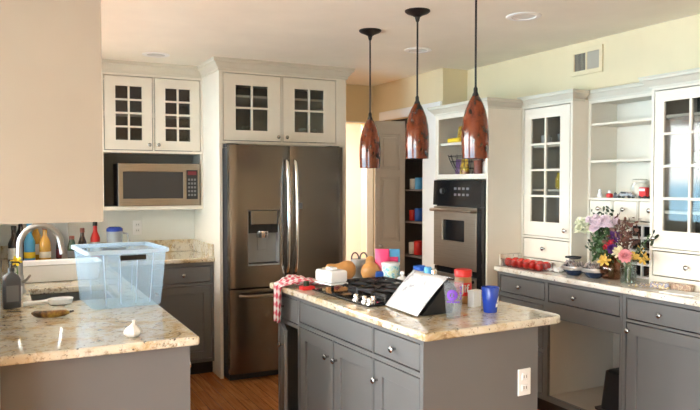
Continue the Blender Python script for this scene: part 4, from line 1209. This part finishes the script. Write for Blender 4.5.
# foliage sprays
def spray(label, base, tip, mat, n, R, seed, group='foliage sprays'):
    base = Vector(base); d = Vector(tip)-base; rl = random.Random(seed)
    t = thing('foliage_spray', label, 'foliage', base, 0, group)
    MB().tube([(0, 0, 0), Vector((0, 0, .11)), d*.8+Vector((0, 0, .01)), d], .0022, 6).build('stem', 'stem_green', t, True)
    b = MB()
    for k in range(n):
        s_ = rl.uniform(.62, 1.03); c = d*s_ + Vector((rl.uniform(-1, 1), rl.uniform(-1, 1), rl.uniform(-1, 1)))*R
        petals(b, c, rl.uniform(.022, .045), 2, 1, .2, seed+k, .45, Vector((rl.uniform(-1, 1), rl.uniform(-1, 1), rl.uniform(-.2, 1))))
    b.build('leaves', mat, t, solid=.0008)
spray('brown red foliage spray at the upper right of the bouquet', B1(3), V1(-.04, -.150, .335), 'petal_brown', 80, .062, 5)
spray('dark green foliage spray rising from the bouquet top', B1(4), V1(0, .04, .41), 'dark_leaf', 30, .030, 6)
spray('dark green leaves filling the middle of the bouquet', B1(5), V1(-.05, .03, .265), 'leaf_green', 110, .062, 7)
spray('dark green leaves at the upper left of the bouquet', B1(6), V1(-.01, .130, .385), 'dark_leaf', 24, .032, 8)
spray('lone leafy twig drooping at the left of the bouquet', B1(7), V1(-.05, .125, .215), 'dark_leaf', 14, .022, 9)
B2 = lambda i: (VX2+.014*math.cos(i*2.1), VY2+.014*math.sin(i*2.1), K+.012)
def V2(dx, dy, dz): return (VX2+dx, VY2+dy, K+dz)
flower('carnation', 'pink carnation in the clear glass vase', B2(0), V2(-.040, -.015, .165), .044, 'petal_hot', 12, 5, .05, 1, 71, 0, 'flowers in the clear vase')
flower('yellow_lily', 'yellow lily at the right of the clear vase', B2(1), V2(-.01, -.070, .195), .050, 'petal_yellow', 6, 2, .15, 1, 72, 3, 'flowers in the clear vase')
flower('cream_flower', 'pale cream flower at the left of the clear vase', B2(2), V2(-.025, .045, .180), .044, 'petal_cream', 8, 3, .1, 1, 73, 0, 'flowers in the clear vase')
flower('yellow_lily', 'wilting yellow lily above the yellow bloom of the clear vase', B2(3), V2(-.01, -.105, .160), .042, 'petal_yellow', 6, 2, .2, 0, 74, 0, 'flowers in the clear vase')
spray('thin twig with dark buds arching right over the clear vase', B2(4), V2(-.03, -.17, .300), 'dark_leaf', 12, .022, 12)
for i, (x, y) in enumerate(((3.12, 2.83), (3.125, 2.70), (3.14, 2.66))):
    o = petals(MB(), (0, 0, .003), .016, 2, 1, .1, i).build('fallen_petal', 'petal_yellow' if i != 1 else 'petal_cream', None, solid=.001, loc=(x, y, K))
    tag(o, ['fallen yellow petal between the two vases', 'fallen cream petal right of the clear vase', 'fallen yellow petal nearest the snack packets'][i], 'petal', 'fallen petals')
# packets at the right
t = thing('snack_packet', 'white packet with coloured print at the right end of the worktop', 'packet', (3.21, 2.560, K), rad(-80))
MB().box(-.055, .055, -.018, .018, 0, .034).build('packet', 'printed_pack', t, bev=.010, seg=3)
t = thing('snack_packet', 'brown striped snack packet behind the white printed packet', 'packet', (3.255, 2.475, K), rad(-80))
MB().box(-.075, .075, -.02, .02, 0, .036).build('packet', 'snack_pack', t, bev=.010, seg=3)
o = MB().box(-.09, .09, -.06, .06, 0, .004).build('paper_stack', 'paper', None, loc=(3.17, 2.40, K)); tag(o, 'loose white papers at the right end of the worktop', 'paper', None, rad(-78))
o = crumple(.09, .06, .02, 9).build('paper_scrap', 'printed_pack', None, solid=.001, loc=(3.18, 2.655, K)); tag(o, 'small crumpled scrap right of the clear vase', 'scrap')
# black bin in the open cabinet
t = thing('waste_basket', 'black plastic basket in the open grey cabinet', 'basket', (3.29, 2.865, .1355), 0)
b = MB(); loft(b, [lp(.125, .115, .02, .0), lp(.128, .118, .02, .012), lp(.105, .095, .03, .012), lp(.085, .080, .03, .235), lp(.070, .065, .03, .245)])
b.bm.faces.new(list(b.bm.verts)[-20:])
b.build('shell', 'black_plastic', t, True)

# ------------------------------------------------------------------ shelf contents, right niche
SZ = 1.4055
t = thing('storage_jar', 'cream ceramic storage jar with a clamp on the lowest open shelf', 'jar', (3.580, 3.015, SZ))
MB().lathe([(.048, 0), (.054, .006), (.055, .075), (.048, .088), (.044, .094), (.048, .098), (.050, .112), (.040, .118), (0, .120)], (0, 0, 0), 24).build('body', 'cream_ceramic', t, True)
MB().tube([(-.056, .01, .05), (-.060, .0, .075), (-.054, -.01, .10)], .003, 6).build('clamp', 'foil', t, True)
t = thing('toy_car', 'silver toy car parked on the lowest open shelf', 'toy car', (3.475, 3.03, SZ), rad(-90))
MB().prism([(-.062, .010), (-.062, .022), (-.040, .026), (-.026, .040), (.018, .040), (.034, .026), (.060, .022), (.062, .010)], -.022, .022, lambda x, z, y: (x, y, z)).build('body', 'silver_paint', t, bev=.003)
MB().box(-.024, .017, -.0225, .0225, .028, .037).build('windows', 'black_gloss', t)
for x in (-.038, .038):
    for y in (-.018, .018): MB().lathe([(0, -.005), (.010, -.005), (.010, .005), (0, .005)], (x, y, .010), 14, R_front).build('wheel', 'black_plastic', t, True)
t = thing('toy_truck', 'orange red toy truck right of the silver toy car', 'toy truck', (3.465, 2.888, SZ), rad(-90))
MB().box(-.024, .024, -.018, .018, .010, .068).build('body', 'red', t, bev=.004)
MB().box(-.020, .020, -.0185, -.0175, .045, .060).build('panel', 'white_plastic', t)
for x in (-.018, .018):
    for y in (-.014, .014): MB().lathe([(0, -.004), (.009, -.004), (.009, .004), (0, .004)], (x, y, .009), 12, R_front).build('wheel', 'black_plastic', t, True)
t = thing('figurine', 'small white figurine at the left of the lowest open shelf', 'figurine', (3.48, 3.245, SZ))
MB().lathe([(.016, 0), (.018, .01), (.012, .028), (.009, .034), (.012, .044), (.006, .054), (0, .056)], (0, 0, 0), 16).build('body', 'white_gloss', t, True)
t = thing('figurine', 'small red and white figurine left of the silver toy car', 'figurine', (3.48, 3.165, SZ))
MB().lathe([(.018, 0), (.022, .010), (.018, .026), (0, .028)], (0, 0, 0), 16).build('body', 'red', t, True)
MB().ball((0, 0, .038), .0115).build('head', 'white_gloss', t, True)
t = thing('figurine', 'tiny dark figurine between the red figurine and toy car', 'figurine', (3.475, 3.115, SZ))
MB().lathe([(.012, 0), (.013, .012), (.008, .022), (.009, .030), (0, .036)], (0, 0, 0), 14).build('body', 'rubber_grey', t, True)

# glass cabinet contents (left hutch x in 3.32..3.68, y 3.33..3.78)
def mug(x, y, z, mat, label, r=.036, h=.075):
    t = thing('mug', label, 'mug', (x, y, z))
    MB().lathe([(r*.85, 0), (r, .006), (r, h), (r*.9, h), (r*.88, .006), (0, .006)], (0, 0, 0), 20).build('wall', mat, t, True)
    MB().tube([(0, -r+.001, h*.8), (0, -r-.018, h*.72), (0, -r-.02, h*.4), (0, -r+.001, h*.22)], .004, 8).build('handle', mat, t, True)
mug(3.42, 3.68, 1.7605, 'white_gloss', 'white mug on the top shelf of the left glass cabinet, far one')
mug(3.42, 3.52, 1.7605, 'grey_plastic', 'grey mug on the top shelf of the left glass cabinet, near one')
t = thing('yellow_pitcher', 'yellow pitcher on the second shelf of the left glass cabinet', 'pitcher', (3.40, 3.50, 1.4585))
MB().lathe([(.040, 0), (.048, .02), (.046, .07), (.034, .095), (.038, .110), (0, .105)], (0, 0, 0), 20).build('body', 'yellow', t, True)
MB().tube([(0, -.034, .09), (0, -.068, .08), (0, -.066, .04), (0, -.046, .03)], .005, 8).build('handle', 'yellow', t, True)
t = thing('teapot', 'pale blue white teapot at the bottom of the left glass cabinet', 'teapot', (3.42, 3.49, 1.1325))
MB().lathe([(.032, 0), (.055, .02), (.058, .05), (.040, .078), (.012, .085), (.010, .095), (0, .098)], (0, 0, 0), 22).build('body', 'teal_pack', t, True)
MB().tube([(0, -.05, .035), (0, -.085, .055), (0, -.095, .08)], [.012, .008, .006], 8).build('spout', 'teal_pack', t, True)
# right hutch contents
for i, (y, z, lab) in enumerate(((2.50, 1.3435, 'stack of white plates behind the right glass door'),)):
    t = thing('plate_stack', lab, 'plates', (3.48, y, z))
    for k in range(5):
        MB().lathe([(.05, k*.012), (.085, k*.012+.010), (.086, k*.012+.012), (.05, k*.012+.004), (0, k*.012+.003)], (0, 0, 0), 24).build('plate', 'white_gloss', t, True)
t = thing('green_bowl', 'green bowl on the middle shelf behind the right glass door', 'bowl', (3.43, 2.47, 1.6085))
MB().lathe([(.03, 0), (.055, .02), (.075, .06), (.072, .06), (.052, .024), (0, .008)], (0, 0, 0), 24).build('bowl', 'green_glaze' if 'green_glaze' in MATS else 'leaf_green', t, True)
t = thing('black_teapot', 'small black pot at the bottom of the right glass cabinet', 'pot', (3.42, 2.58, 1.1325))
MB().lathe([(.03, 0), (.05, .015), (.052, .035), (.03, .055), (.008, .06), (.008, .07), (0, .072)], (0, 0, 0), 22).build('body', 'black_gloss', t, True)
# glasses in the cabinet over the fridge
for i, (x, lab) in enumerate(((1.72, 'clear tumbler in the left glass cabinet above the refrigerator'), (2.20, 'left clear tumbler behind the right glass door above the refrigerator'), (2.29, 'right clear tumbler behind the right glass door above the refrigerator'))):
    o = MB().lathe([(.030, 0), (.036, .13), (.034, .13), (.028, .006), (0, .006)], (0, 0, 0), 20).build('drinking_glass', 'clear_glass', None, True, loc=(x, 5.20, 1.8185)); tag(o, lab, 'glass', 'tumblers above the refrigerator')

# oven niche contents
t = thing('chip_bag', 'yellow snack bag on the upper shelf of the oven tower niche', 'bag', (3.12, 4.215, 1.8055), RW)
b = pouch(.19, .09, .125); b.build('pouch', 'chips', t, True)
t = thing('snack_packet', 'yellow green packet under the snack bag on the niche shelf', 'packet', (3.045, 4.26, 1.8055), RW)
MB().box(-.075, .075, -.016, .016, 0, .034).build('packet', 'yellow', t, bev=.012, seg=3)
t = thing('wire_basket', 'dark wire fruit basket in the bottom of the oven tower niche', 'basket', (3.12, 4.20, 1.5605))
for z, r in ((.004, .07), (.05, .10), (.10, .125), (.14, .14)):
    MB().tube([(r*math.cos(2*PI*i/24), r*math.sin(2*PI*i/24), z) for i in range(25)], .0025, 6).build('wire_ring', 'black_metal', t, True)
b = MB()
for i in range(16):
    a = 2*PI*i/16
    b.tube([(r*math.cos(a), r*math.sin(a), z) for z, r in ((.004, .07), (.05, .10), (.10, .125), (.15, .145))], .002, 6)
b.build('wire_side', 'black_metal', t, True)
for i, (dx, dy, m, lab) in enumerate(((-.045, -.03, 'chips', 'yellow brown snack bag on the right in the wire basket'), (-.035, .035, 'violet_pack', 'purple snack bag on the left in the wire basket'))):
    k = thing('snack_bag', lab, 'bag', (3.12+dx, 4.20+dy, 1.5675), RW+.3*i, 'snack bags in the wire basket')
    pouch(.085, .06, .11).build('pouch', m, k, True)
t = thing('glass_jar', 'small glass jar with pale contents at the right of the oven niche', 'jar', (3.08, 3.895, 1.5605))
MB().lathe([(.036, 0), (.040, .005), (.040, .085), (.032, .095), (0, .095)], (0, 0, 0), 20).build('jar', 'foil', t, True)
MB().lathe([(.034, .0955), (.034, .112), (0, .112)], (0, 0, 0), 20).build('lid', 'brown_cap', t, True)
t = thing('spice_tin', 'dark tin behind the nearest pendant in the oven niche', 'tin', (3.08, 4.01, 1.5605))
MB().lathe([(.032, 0), (.033, .003), (.033, .10), (.030, .104), (0, .104)], (0, 0, 0), 20).build('body', 'brown_cap', t, True)

# ------------------------------------------------------------------ daylight
w = bpy.data.worlds.new('World'); bpy.context.scene.world = w; w.use_nodes = True
nt = w.node_tree; bg = nt.nodes['Background']
tc = nt.nodes.new('ShaderNodeTexCoord'); sp = nt.nodes.new('ShaderNodeSeparateXYZ'); nt.links.new(tc.outputs['Generated'], sp.inputs[0])
mr = nt.nodes.new('ShaderNodeMapRange'); mr.inputs['From Min'].default_value = -1; nt.links.new(sp.outputs['Z'], mr.inputs['Value'])
col = ramp(nt, mr.outputs['Result'], [(.0, (.34, .40, .42)), (.44, (.20, .36, .48)), (.497, (.32, .55, .72)), (.503, (1.0, .99, .97)), (.62, (.95, .96, .97)), (1.0, (.70, .82, 1.0))])
nt.links.new(col, bg.inputs['Color']); bg.inputs['Strength'].default_value = 14.0

def area(name, loc, rot, sx, sy, power, col=(1, 1, 1), portal=False):
    l = bpy.data.lights.new(name, 'AREA'); l.shape = 'RECTANGLE'; l.size = sx; l.size_y = sy; l.energy = power; l.color = col
    o = bpy.data.objects.new(name, l); C.objects.link(o); o.location = loc; o.rotation_euler = rot
    if portal: l.cycles.is_portal = True
    return o
area('portal_kitchen', (-.16, 4.05, 1.65), (0, -PI/2, 0), 1.2, 2.5, 1, portal=True)
area('portal_side_rear', (-3.22, -1.65, 1.22), (0, -PI/2, 0), 1.95, 2.3, 1, portal=True)
area('portal_side_front', (-3.22, .95, 1.17), (0, -PI/2, 0), 2.25, 2.6, 1, portal=True)
area('hall_fill', (2.5, 6.5, 2.40), (0, 0, 0), .8, .6, 55, (1, .96, .92))  # unseen area light added in place of sunlight in the hall
sun = bpy.data.lights.new('sun', 'SUN'); sun.energy = 9; sun.angle = rad(.6); sun.color = (1, .98, .94)
so = bpy.data.objects.new('sun', sun); C.objects.link(so); so.rotation_euler = (rad(52), 0, rad(-28))

# ------------------------------------------------------------------ camera
cam = bpy.data.cameras.new('Camera'); co = bpy.data.objects.new('Camera', cam); C.objects.link(co)
cam.sensor_width = 36; cam.lens = 683/700*36; cam.clip_start = .05
co.location = (0, 0, 1.5); co.rotation_euler = (rad(90-1.85), 0, rad(-26.9))
bpy.context.scene.camera = co
vs_ = bpy.context.scene.view_settings
vs_.view_transform = 'Standard'; vs_.look = 'None'; vs_.exposure = .75; vs_.gamma = 1
bpy.context.scene.cycles.max_bounces = 12
bpy.context.scene.cycles.transparent_max_bounces = 32
